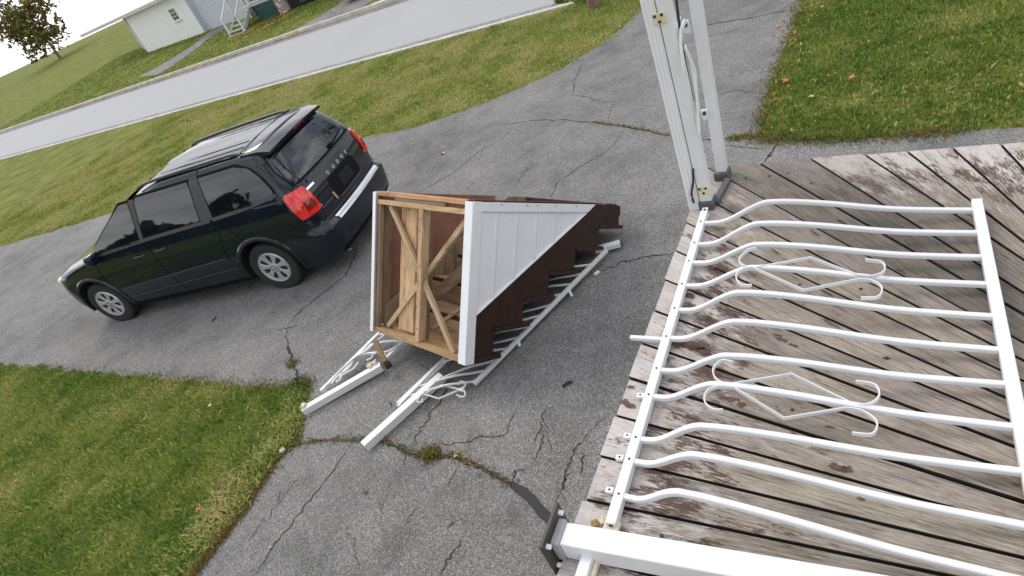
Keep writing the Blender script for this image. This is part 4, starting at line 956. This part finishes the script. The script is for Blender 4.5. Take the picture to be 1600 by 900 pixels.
for s in (-1, 1):
    # glass with its rubber surround
    w1 = [(1.185, -1.60, -.60), (1.60, -1.53, -.58), (1.635, -1.50, -.60)]; w2 = [(1.20, -.36, .56), (1.28, -.37, .60), (1.45, -.385, .50), (1.575, -.395, .38), (1.615, -.40, .30), (1.638, -.40, .16)]
    w3 = [(1.14, -2.62, -1.70), (1.30, -2.38, -1.68), (1.5, -2.02, -1.66), (1.61, -1.82, -1.66)]
    grow = lambda w, e: [(w[0][0] - e, w[0][1] - e, w[0][2] + e)] + [(z, a - e, b + e) for z, a, b in w[1:-1]] + [(w[-1][0] + e, w[-1][1] - e * .6, w[-1][2] + e)]
    for w in (w1, w2, w3):
        side_patch('window_surround', grow(w, .028), .0035, SEAL, s); g = side_patch('side_window', w, .0075, GLASS, s)
    side_patch('door_pillar', [(1.17, -.585, -.385), (1.635, -.565, -.415)], .0065, SATIN, s, nx=4); side_patch('door_pillar', [(1.15, -1.68, -1.625), (1.63, -1.64, -1.54)], .006, SATIN, s, nx=4)
    strip_side('belt_moulding', [(-2.6, 1.10), (-1.6, 1.145), (-.45, 1.165)], .042, .007, SATIN, s); strip_side('belt_moulding', [(-.40, 1.168), (.1, 1.19), (.62, 1.235)], .042, .007, SATIN, s)
    for pts in ([(-.42, 1.72), (-.405, 1.4), (-.40, 1.15), (-.41, 1.0), (-.47, .82), (-.52, .68), (-.47, .5), (-.42, .42)], [(-1.60, 1.15), (-1.605, .8), (-1.58, .5), (-1.55, .24)], [(-2.66, 1.08), (-2.72, .8), (-2.66, .5), (-2.60, .26)], [(-1.55, .24), (-1., .235), (-.42, .25)], [(.55, .85), (.72, .86), (.86, .84)], [(.40, .80), (.62, .80), (.76, .83)]):
        strip_side('panel_gap', pts, .009, .001, SEAL, s)
    strip_side('body_moulding', [(-2.55, .555), (-1.6, .60), (-.56, .645)], .016, .008, SATIN, s); strip_side('body_moulding', [(-2.55, .40), (-1.6, .43), (-.50, .475)], .016, .008, SATIN, s)
    strip_side('sill_moulding', [(-2.62, .235), (-1.5, .235), (-.42, .25)], .05, .008, SEAL, s)
    # wheel arch lips
    for cx in (0, -3.078):
        P = []
        m = MB(); n = 28
        for i in range(n + 1):
            a = math.radians(-12 + 204 * i / n)
            for r_, o_ in ((.412, -.01), (.420, .012), (.455, .016), (.475, .002)): 
                x, z = cx + r_ * math.cos(a), .36 + r_ * math.sin(a); z = max(z, .22); m.v.append((x, s * (side_pt_y(x, z) + o_), z))
        m.f = [(i * 4 + k, i * 4 + k + 1, i * 4 + 5 + k, i * 4 + 4 + k) for i in range(n) for k in range(3)]; m.build('wheel_arch_lip', PAINT, van, smooth=True)
    for hx, hz in ((-1.43, .985), (-1.83, .965)):
        y = side_pt_y(hx, hz); MB().tube([(hx - .10, s * (y + .002), hz - .005), (hx - .085, s * (y + .03), hz), (hx + .08, s * (y + .032), hz + .004), (hx + .10, s * (y + .002), hz + .006)], 0, flat=(.028, .018), up=(0, 0, 1)).build('door_handle', SATIN, van, bevel=.004)
    # roof rail
    P = smooth_path([(-1.50, s * .605, 1.695), (-1.42, s * .605, 1.722), (-1.2, s * .605, 1.742), (-.6, s * .605, 1.752), (0, s * .605, 1.752), (.15, s * .605, 1.748), (.27, s * .60, 1.722)], 5); MB().tube(P, 0, flat=(.046, .034)).build('roof_rail', RAILM, van, bevel=.008)
    mi = MB().box((-2.52, s * 1.06, 1.12), (.12, .2, .15)); mo = mi.build('door_mirror', PAINT, van, bevel=.04, seg=3)
    # lamps
    tl_ = corner_patch('tail_light', [(.875, .705, .80), (1.0, .705, .76), (1.185, .72, .70), (1.205, .735, .72)], .010, RED, s, th=.022)
    corner_patch('dark_lens', [(.94, .745, .885), (1.055, .755, .865)], .0235, REDD, s, tl_); corner_patch('bright_lens', [(1.08, .755, .86), (1.165, .765, .835)], .0235, LENS2, s, tl_)
    corner_patch('reversing_lens', [(.885, .715, .975), (.925, .715, .95)], .0235, CLEAR, s, tl_)
    hl = MB(); hl.box((-3.66, s * .74, .80), (.30, .26, .15)); hl.build('headlight', CLEAR, van, bevel=.05, seg=3)
# fuel door (left side)
m = MB(); n = 24
for i in range(n):
    a = 2 * math.pi * i / n; 
    for r_ in (.078, .086): x, z = -.15 + r_ * math.cos(a), 1.01 + r_ * math.sin(a); m.v.append((x, -(side_pt_y(x, z) + .002), z))
m.f = [(2 * i, 2 * i + 1, 2 * ((i + 1) % n) + 1, 2 * ((i + 1) % n)) for i in range(n)]; m.build('fuel_door', SEAL, van)
# tailgate
rear_patch('window_surround', [(1.235, -.80, .80), (1.45, -.765, .765), (1.66, -.66, .66)], .004, SEAL)
rear_patch('rear_window', [(1.265, -.74, .74), (1.35, -.75, .75), (1.45, -.72, .72), (1.68, -.62, .62)], .009, GLASS)
strip_r = rear_patch('tailgate_moulding', [(1.18, -.62, .62), (1.225, -.60, .60)], .012, SATIN, nz=3)
rear_patch('plate_recess', [(.79, -.30, .34), (.86, -.36, .36), (1.0, -.36, .36), (1.045, -.34, .30)], .003, SEAL, nz=6)
rear_patch('license_plate', [(.83, -.155, .155), (.985, -.155, .155)], .010, WELL, nz=2)
rear_patch('plate_trim', [(.765, -.30, .36), (.785, -.33, .34)], .008, SATIN, nz=2)
rear_patch('plate_streak', [(.79, -.40, -.37), (.90, -.43, -.39)], .012, plain('tan_streak', (.42, .32, .2), .5), nz=4, ny=3)  # narrow tan streak beside the plate
for i, ch in enumerate('DODGE'):
    y = -.30 + i * .145; fc = bpy.data.curves.new('letter', 'FONT'); fc.body = ch; fc.size = .07; fc.extrude = .005; fc.align_x = 'CENTER'; fc.materials.append(BADGE)
    o = bpy.data.objects.new('letter', fc); COL.objects.link(o); o.parent = van; o.location = (rear_x(y, 1.09) + .006, y, 1.072)
    o.rotation_euler = (math.radians(84), 0, math.radians(90))
    o.location.y = [-.25, -.10, .03, .165, .29][i]
    bpy.context.view_layer.update(); me_ = bpy.data.meshes.new_from_object(o.evaluated_get(bpy.context.evaluated_depsgraph_get())); mw = (tuple(o.location), tuple(o.rotation_euler)); bpy.data.objects.remove(o)
    o = bpy.data.objects.new('letter', me_); COL.objects.link(o); o.parent = van; o.location, o.rotation_euler = mw
b1 = rear_patch('badge', [(1.125, -.72, -.55), (1.15, -.715, -.555)], .010, CHROME, nz=2, ny=6); rear_patch('badge', [(.845, -.70, -.44), (.865, -.70, -.44)], .008, SATIN, nz=2, ny=6)
wp_ = MB().tube([(rear_x(.14, 1.28) + .035, -.14 + .28, 1.285), (rear_x(.35, 1.30) + .03, .36, 1.30), (rear_x(.6, 1.33) + .03, .60, 1.325)], [.014, .01, .006], 8).build('rear_wiper', SEAL, van, smooth=True)
MB().cyl((rear_x(.14, 1.28) + .02, .14, 1.285), (1, 0, .3), .03, .05, 14).build('wiper_hub', SEAL, wp_)
# spoiler over the rear window
m = MB(); 
for j in range(13):
    y = -.66 + 1.32 * j / 12; e = (abs(y) / .66) ** 3 * .05
    m.v += [(.30 - e, y, 1.745 - .02 * (abs(y) / .66) ** 2), (.60 - e, y, 1.742 - .035 * (abs(y) / .66) ** 2), (.745 - e, y, 1.705 - .035 * (abs(y) / .66) ** 2), (.735 - e, y, 1.672 - .035 * (abs(y) / .66) ** 2), (.58 - e, y, 1.67 - .035 * (abs(y) / .66) ** 2)]
m.f = [(j * 5 + k, j * 5 + k + 1, j * 5 + 6 + k, j * 5 + 5 + k) for j in range(12) for k in range(4)] + [(0, 1, 2, 3, 4), (64, 63, 62, 61, 60)]
sp = m.build('spoiler', PAINT, van, smooth=True); MB().box((.744, 0, 1.687), (.006, .26, .018)).build('brake_lamp', REDD, sp)
MB().box((.738, 0, 1.664), (.012, 1.2, .022)).build('spoiler_lip', SEAL, sp)
MB().tube([(.28, -.62, 1.744), (.285, -.3, 1.763), (.285, .3, 1.763), (.28, .62, 1.744)], 0, flat=(.008, .006)).build('roof_gap', SEAL, van)
for k in (-.42, -.28, .28, .42): MB().tube([(-1.2, k, 1.752 - .012 * abs(k)), (-.5, k, 1.766 - .012 * abs(k)), (.2, k, 1.765 - .012 * abs(k))], 0, flat=(.03, .003)).build('roof_rib', PAINT, van, bevel=.0012)
# bumper step and details; chrome strips stand in for the sky's reflection on its top
rear_patch('bumper_step', [(.664, -.64, .64), (.684, -.64, .64)], .02, CHROME, nz=2, th=.02)
rear_patch('bumper_edge', [(.642, -.64, .64), (.662, -.62, .62)], .006, CHROME, nz=2, th=.006)
rear_patch('panel_gap', [(.695, -.72, .72), (.705, -.72, .72)], .003, SEAL, nz=1)
rear_patch('bumper_valance', [(.24, -.74, .74), (.33, -.78, .78)], .008, SEAL, nz=3)
# windscreen and front
m = MB(); 
for i in range(9):
    z = 1.13 + .50 * i / 8; xf = vk(V_XF, z)
    for j in range(13):
        yy = (vk(V_Y, z) - .12) * (-1 + 2 * j / 12); rf = vk(V_RF, z); m.v.append((xf - .008 + .10 * (abs(yy) / .75) ** 2.4, yy, z + .004))
m.f = [(i * 13 + j, i * 13 + j + 1, (i + 1) * 13 + j + 1, (i + 1) * 13 + j) for i in range(8) for j in range(12)]; m.build('windscreen', GLASS, van, smooth=True)
MB().box((-4.03, 0, .62), (.06, .9, .22)).build('grille', SEAL, van, bevel=.02); MB().box((-4.05, 0, .64), (.06, .86, .03)).build('grille_bar', CHROME, van, bevel=.005)
# wheels
def wheel(x, s):
    w_ = MB(); prof = [(.215, -.10), (.30, -.115), (.335, -.105), (.347, -.07), (.347, .07), (.335, .105), (.30, .115), (.225, .10)]; n = 48
    for i in range(n):
        a = 2 * math.pi * i / n
        for r_, y in prof: w_.v.append((r_ * math.cos(a), y, r_ * math.sin(a)))
    q = len(prof); w_.f = [(i * q + k, i * q + k + 1, ((i + 1) % n) * q + k + 1, ((i + 1) % n) * q + k) for i in range(n) for k in range(q - 1)]
    t = w_.build('wheel', TYRE, van, smooth=True); t.location = (x, s * .845, .345)
    tr = MB()
    for i in range(64):
        a = 2 * math.pi * i / 64
        for y0, sk in ((-.05, .03), (.05, -.03)): c = Vector((.348 * math.cos(a), y0, .348 * math.sin(a))); tr.box(c, (.010, .075, .016), (math.cos(a), 0, math.sin(a)), (0, 1, 0), (-math.sin(a), 0, math.cos(a)))
    tr.build('tread', TYRE, t)
    o_ = s * .085
    rim = MB(); prof = [(.0, .03), (.05, .032), (.07, .018), (.15, .012), (.19, .02), (.208, .03), (.222, .022), (.226, .0)]; 
    dsk = MB().cyl((0, o_, 0), (0, 1, 0), .215, .01, 40).build('rim_back', DARKW, t)
    rg = MB()
    for i in range(40):
        a = 2 * math.pi * i / 40
        for r_, y in ((.186, .006), (.192, .026), (.214, .032), (.226, .016), (.226, .0)): rg.v.append((r_ * math.cos(a), o_ + s * y, r_ * math.sin(a)))
    rg.f = [(i * 5 + k, i * 5 + k + 1, ((i + 1) % 40) * 5 + k + 1, ((i + 1) % 40) * 5 + k) for i in range(40) for k in range(4)]; rg.build('rim', SILVER, t, smooth=True)
    for i in range(7):
        a = 2 * math.pi * i / 7 + .2; d = Vector((math.cos(a), 0, math.sin(a))); e = Vector((-math.sin(a), 0, math.cos(a))); sp_ = MB(); yv = Vector((0, s, 0)); base = Vector((0, o_, 0)) + yv * .006
        poly = [d * .04 + e * .03, d * .10 + e * .024, d * .15 + e * .034, d * .195 + e * .062, d * .195 - e * .062, d * .15 - e * .034, d * .10 - e * .024, d * .04 - e * .03]
        sp_.prism([base + p for p in poly], yv * .018); sp_.build('spoke', SILVER, t, bevel=.005)
    hb = MB().cyl((0, o_ + s * .018, 0), (0, 1, 0), .058, .03, 24).build('hub_cap', SILVER, t, bevel=.004)
    nt_ = MB()
    for i in range(5): a = 2 * math.pi * i / 5; nt_.cyl((.036 * math.cos(a), o_ + s * .034, .036 * math.sin(a)), (0, 1, 0), .009, .006, 8)
    nt_.build('lug_nut', DARKW, t)
for x in (0, -3.078):
    for s in (-1, 1): wheel(x, s)
MB().box((-1.5, 0, .24), (4.4, 1.5, .14)).build('underbody', WELL, van)
# ------------------------------------------------------------------ across the street: white house
def stucco(name, col, sc=3): return plain(name, col, .85, var=.05, scale=sc, bump=.15)
STUC = stucco('white_stucco', (.86, .86, .85)); SIDING = stucco('lilac_grey_siding', (.58, .59, .66)); ROOFM = plain('pale_metal_roof', (.55, .60, .66), .4, var=.06, metal=.2)
TRIM = plain('white_trim', (.78, .79, .78), .6, var=.05); GREEN = plain('green_boards', (.12, .20, .17), .7, var=.2, scale=4); DGREEN = plain('dark_green_boards', (.025, .075, .065), .7, var=.3, scale=4)
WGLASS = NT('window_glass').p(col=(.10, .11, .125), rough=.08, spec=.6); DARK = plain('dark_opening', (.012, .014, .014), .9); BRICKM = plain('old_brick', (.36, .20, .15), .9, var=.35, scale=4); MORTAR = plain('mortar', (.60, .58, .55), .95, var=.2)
STEPM = plain('grey_white_paint', (.50, .52, .50), .7, var=.25, scale=10); SHING = plain('brown_roof_shingles', (.17, .12, .10), .9, var=.25, scale=3)
house = thing('white_house', 'low white house with a pale eave and one small window across the street', 'house')
hA, hB, hD = G(232, 82), G(320, 51), G(347, 36); hx = (hB - hA); hx.z = 0; hx.normalize(); hn = Vector((-hx.y, hx.x, 0)); hn = hn if hn.dot(hA) > 0 else -hn
zb = min(hA.z, hB.z) - .3; WH = 2.75
def vwall(name, a, b, z0, z1, mat, par, th=.15, nrm=None):
    a, b = Vector((a.x, a.y, 0)), Vector((b.x, b.y, 0)); x = (b - a).normalized(); n = nrm or hn
    return MB().box((a + b) / 2 + n * (th / 2) + Vector((0, 0, (z0 + z1) / 2)), ((b - a).length, th, z1 - z0), x, Vector((-x.y, x.x, 0))).build(name, mat, par)
eave_z = hA.z + WH
vwall('wall', hA, hB, zb, eave_z, STUC, house)
wl = hA - hx * .02; vwall('side_wall', wl, wl + (-hx * .75 + hn * .35) * 9, zb, eave_z + .2, SIDING, house)
wr = hB + hn * .35; dn_ = Vector((hD.x - hB.x, hD.y - hB.y, 0)); 
sw_ = vwall('siding_wall', wr + hx * .01, wr + hx * 5.6, zb, eave_z + 2.4, SIDING, house)
for k in range(22): MB().box(wr + hx * 2.8 - hn * .006 + Vector((0, 0, hA.z + .2 + k * .22 - wr.z)), (5.55, .016, .03), hx, hn).build('siding_board', SIDING, sw_)
vwall('return_wall', hB - hx * .01, hB - hx * .01 + hn * .4, zb, eave_z + .1, SIDING, house, .1, hx)
m = MB(); e0 = hA - hx * 7 - hn * .5; e1 = hB + hx * .3 - hn * .5; up_r = hn * 5.2 + Vector((0, 0, 2.3))
for p in (e0, e1): p.z = eave_z - .02
m.prism([e0, e1, e1 + up_r, e0 + up_r], Vector((0, 0, .14))); rf = m.build('roof', ROOFM, house)
MB().beam(e0 - hn * .03 + Vector((0, 0, .02)), e1 - hn * .03 + Vector((0, 0, .02)), .05, .20).build('fascia', TRIM, rf); MB().beam(e0 - hn * .09 + Vector((0, 0, .09)), e1 - hn * .09 + Vector((0, 0, .09)), .09, .09).build('gutter', TRIM, rf)
e2 = e0 + up_r; e3 = e1 + up_r; m = MB(); m.prism([e2, e3, e3 + hn * 5.2 - Vector((0, 0, 2.3)), e2 + hn * 5.2 - Vector((0, 0, 2.3))], Vector((0, 0, .14))); m.build('roof', ROOFM, house)
vwall('back_wall', hA + hn * 9.4, hB + hn * 9.4, zb, eave_z, STUC, house)
# small six-pane window
wP = Vector((hA.x, hA.y, 0)); wc = [on_plane(u, v, wP, hn) for u, v in ((262.7, 16.7), (272, 13), (281.6, 28), (273, 31.3))]
c = sum(wc, Vector()) / 4; ww = abs((wc[1] - wc[0]).dot(hx)); wh = abs(wc[3].z - wc[0].z)
ww, wh = max(ww, .7), max(wh, .8)
wd = MB().box(c + hn * .0 - hn * .01, (ww, .06, wh), hx, hn).build('window', TRIM, house)
for i in range(2):
    for j in range(3): MB().box(c - hn * .035 + hx * ((i - .5) * ww * .46) + Vector((0, 0, (j - 1) * wh * .31)), (ww * .40, .03, wh * .26), hx, hn).build('pane', WGLASS, wd)
MB().box(c - hn * .06 + Vector((0, 0, -wh / 2 - .03)), (ww * 1.2, .12, .06), hx, hn).build('sill', TRIM, wd)

# ------------------------------------------------------------------ green house with porch
gh = thing('green_house', 'green boarded house with white porch steps and railing, a brick pier under the porch', 'house')
gS = G(362, 57); sx = KD.copy(); sn = KN.copy(); bz = gS.z
f0 = lambda t, n, z=0.: Vector((gS.x, gS.y, bz)) + sx * t + sn * n + Vector((0, 0, z))
def gbox(name, t, n, z, mat, par=None):
    return MB().box(f0(sum(t) / 2, sum(n) / 2, sum(z) / 2), (t[1] - t[0], n[1] - n[0], z[1] - z[0]), sx, sn).build(name, mat, par or gh)
gw = gbox('wall', (-1.5, 12), (3.3, 3.5), (-.3, 5.5), GREEN)
for k in range(44): gbox('wall_board', (-1.5 + k * .3, -1.5 + k * .3 + .03), (3.27, 3.3), (.6, 5.4), DGREEN if k % 2 else GREEN, gw)
gbox('porch_floor', (-.4, 9.5), (1.1, 3.3), (.92, 1.02), STEPM); gbox('porch_skirt', (1.6, 3.3), (1.15, 1.2), (.05, .92), DGREEN)
for k in range(5): gbox('skirt_board', (1.6, 3.3), (1.125, 1.15), (.1 + k * .17, .23 + k * .17), DGREEN)
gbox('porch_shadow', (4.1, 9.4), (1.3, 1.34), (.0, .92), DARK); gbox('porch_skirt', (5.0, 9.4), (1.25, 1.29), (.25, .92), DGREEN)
stp = []
for k in range(4): gbox('step', (.0, 1.25), (.02 + k * .28, .34 + k * .28), (.17 + k * .2, .22 + k * .2), STEPM)
for t in (-.02, 1.22): MB().beam(f0(t, -.03, .0), f0(t, 1.1, .84), .05, .2).build('step_stringer', STEPM, gh)
gbox('step_base', (-.1, 1.4), (-.16, .02), (-.06, .05), CONC)
for t in (-.04, 1.29):
    MB().beam(f0(t, .0, .95), f0(t, 1.1, 1.85), .06, .05).build('handrail', TRIM, gh); gbox('rail_post', (t - .04, t + .04), (-.04, .04), (0, 1.0), TRIM)
    for k in range(7): y = .13 + k * .15; gbox('baluster', (t - .012, t + .012), (y - .012, y + .012), (.1 + y * .75, .98 + y * .81), TRIM)
gbox('handrail', (1.3, 9.4), (1.12, 1.18), (1.82, 1.88), TRIM); gbox('bottom_rail', (1.3, 9.4), (1.13, 1.17), (1.1, 1.14), TRIM)
for k in range(60): gbox('baluster', (1.38 + k * .134, 1.40 + k * .134), (1.14, 1.16), (1.14, 1.82), TRIM)
for t in (-.3, 1.35, 3.7, 8.0): gbox('porch_post', (t - .07, t + .07), (1.08, 1.22), (1.0, 3.8), TRIM)
gbox('downpipe', (-.95, -.85), (3.1, 3.25), (-.1, 4.6), DGREEN)
gbox('corner_board', (-1.62, -1.5), (3.2, 3.5), (-.2, 5.4), TRIM)
pr = gbox('brick_pier', (3.45, 3.95), (1.0, 1.45), (-.2, .92), MORTAR)
for r in range(9):
    for k in range(2 + r % 2):
        wv_ = .23; x0 = 3.45 + k * .25 - (.125 if r % 2 else 0); x1 = min(x0 + wv_, 3.95); x0 = max(3.45, x0); gbox('brick', (x0 + .01, x1), (.985, 1.0), (-.18 + r * .122, -.08 + r * .122), BRICKM if (r + k) % 3 else MORTAR, pr)
gbox('door', (4.6, 5.5), (3.22, 3.3), (1.02, 3.0), TRIM, gw)
for t in (2.2, 6.6): 
    wn = gbox('window', (t, t + 1.1), (3.22, 3.3), (1.9, 3.1), TRIM, gw); gbox('pane', (t + .08, t + .52), (3.2, 3.22), (2.0, 3.02), WGLASS, wn); gbox('pane', (t + .58, t + 1.02), (3.2, 3.22), (2.0, 3.02), WGLASS, wn)
MB().prism([f0(-2, .7, 3.8), f0(10, .7, 3.8), f0(10, 3.6, 4.7), f0(-2, 3.6, 4.7)], (0, 0, .12)).build('porch_roof', SHING, gh)
MB().prism([f0(-2, 2.9, 5.4), f0(12.5, 2.9, 5.4), f0(12.5, 7, 7.6), f0(-2, 7, 7.6)], (0, 0, .15)).build('roof', SHING, gh)
# brown house farther back on the left
bh = thing('brown_roofed_house', 'house with a brown shingled roof behind the white house', 'house')
bo = hA - hx * 9 + hn * 13; bo.z = zt(bo.dot(KN))
bb = lambda t, n, z: bo + hx * t + hn * n + Vector((0, 0, z))
MB().box(bb(0, 4, 2), (11, 8, 5), hx, hn).build('wall', plain('beige_siding', (.55, .48, .40), .8, var=.08), bh)
for s_ in (-1, 1): MB().prism([bb(-6, 4 - 4.6 * s_, 4.2), bb(6, 4 - 4.6 * s_, 4.2), bb(6, 4, 6.8), bb(-6, 4, 6.8)], (0, 0, .18)).build('roof', SHING, bh)
for t in (-3, 0, 3): 
    wn = MB().box(bb(t, -.02, 2.6), (1.1, .1, 1.3), hx, hn).build('window', TRIM, bh); MB().box(bb(t, -.08, 2.6), (.9, .05, 1.1), hx, hn).build('pane', WGLASS, wn)

# ------------------------------------------------------------------ car on the gravel drive: only its near wheel shows
cp = G(547, -1); car2 = van.copy(); COL.objects.link(car2); car2.name = 'parked_car'; car2['label'] = 'dark car on the gravel drive across the street with only its wheel in view'; car2['category'] = 'car'
ry = math.atan2(-KN.y, -KN.x) + .35; car2.rotation_euler = (0, 0, ry); off = Matrix.Rotation(ry, 3, 'Z') @ Vector((.05, -.95, 0)); car2.location = (cp.x - off.x, cp.y - off.y, cp.z)
for ch in list(van.children):
    if ch.name.split('.')[0] in ('letter', 'badge', 'nail_head'): continue
    c_ = ch.copy(); COL.objects.link(c_); c_.parent = car2
    for g_ in ch.children: d_ = g_.copy(); COL.objects.link(d_); d_.parent = c_

# ------------------------------------------------------------------ trees
BARK = plain('tree_bark', (.20, .13, .09), .95, var=.45, scale=9, bump=.8)
CROWN = grass_mat('crown_leaves', [(0, (.05, .07, .015)), (.4, (.11, .12, .025)), (.7, (.22, .17, .04)), (1, (.32, .22, .05))])
def tree(base, h, r, label, seed, leaves=1500, lsize=.10, trunk_r=.17, crown_lo=.35, grp=None, mat=CROWN):
    rr = random.Random(seed); t = thing('tree', label, 'tree', grp); t.location = base
    m = MB(); P = [Vector((0, 0, -.1)), Vector((.02, 0, .12)), Vector((.05, .03, h * .25)), Vector((.0, .1, h * .5)), Vector((.08, .0, h * .9))]
    m.tube(smooth_path(P, 5), [trunk_r * f for f in np.interp(np.linspace(0, 1, 21), [0, .05, .12, .6, 1], [1.6, 1.15, .95, .55, .08])], 12); m.build('trunk', BARK, t, smooth=True)
    tips = []
    lm = MB()
    for k in range(13):
        z = h * rr.uniform(crown_lo * .85, .85); a = rr.uniform(0, 6.28); l = r * rr.uniform(.55, 1.0); p0 = Vector((.03, .05, z)); p1 = p0 + Vector((math.cos(a) * l, math.sin(a) * l, l * rr.uniform(.3, .8)))
        mid = p0.lerp(p1, .5) + Vector((0, 0, -.1)); lm.tube([p0, mid, p1], [trunk_r * .34, trunk_r * .2, .015], 6); tips += [p1, p0.lerp(p1, .7)]
    lm.build('limb', BARK, t, smooth=True)
    n = leaves; ctr = np.array([tips[rr.randrange(len(tips))] for _ in range(n)]) + NR.normal(0, r * .20, (n, 3)); ctr[:, 2] = np.maximum(ctr[:, 2], h * crown_lo * .8)
    a = NR.normal(0, 1, (n, 3)); a /= np.linalg.norm(a, axis=1)[:, None]; b = np.cross(a, NR.normal(0, 1, (n, 3))); b /= np.linalg.norm(b, axis=1)[:, None]; sz = lsize * (.6 + .8 * NR.random(n))[:, None]
    V = np.stack([ctr - a * sz, ctr + b * sz * .5, ctr + a * sz, ctr - b * sz * .5], 1).reshape(-1, 3)
    me = bpy.data.meshes.new('crown'); me.from_pydata(V.tolist(), [], [(4 * i, 4 * i + 1, 4 * i + 2, 4 * i + 3) for i in range(n)])
    at = me.attributes.new('tint', 'FLOAT', 'POINT'); at.data.foreach_set('value', np.repeat(np.clip(NR.normal(.45, .25, n), 0, 1), 4).astype(np.float32)); me.materials.append(mat)
    o = bpy.data.objects.new('crown', me); COL.objects.link(o); o.parent = t; return t
tb = G(928, 11); tree(tb, 5.2, 1.7, 'young tree by the near kerb with only its trunk foot in view', 3, 900, .06, .17, .5)
tree(G(95, 92), 9, 4.2, 'broad autumn tree with its crown against the sky at the upper left corner', 20, 2600, .34, .25, .15)
m = MB(); n = 11000; V = []
for k in range(n):
    a = R0.uniform(0, 1); c = (-32 + R0.gauss(0, 1.4), -18 + 30 * a); top_ = 8.6 + 2.0 * math.sin(a * 15) + 1.3 * math.sin(a * 37 + 1); z = top_ * R0.random() ** .8; q = .42
    d1 = Vector((R0.gauss(0, 1), R0.gauss(0, 1), R0.gauss(0, 1))).normalized() * q; d2 = d1.cross(Vector((R0.gauss(0, 1), R0.gauss(0, 1), R0.gauss(0, 1)))).normalized() * q; p = Vector((c[0], c[1], z + .2))
    m.add([p - d1, p + d2, p + d1, p - d2], [(0, 1, 2, 3)])
stuff(m.build('tree_line', plain('hedge_leaves', (.035, .05, .022), .8, var=.5, scale=2), recalc=False))
# low weeds at the near kerb beside the young tree
kb = np.array([(p.x, p.y) for p in (G(R0.uniform(868, 920), R0.uniform(3, 6)) for _ in range(160))]); blades('kerb_weeds', kb, .16, .07, GRASS, .05, 1.4)
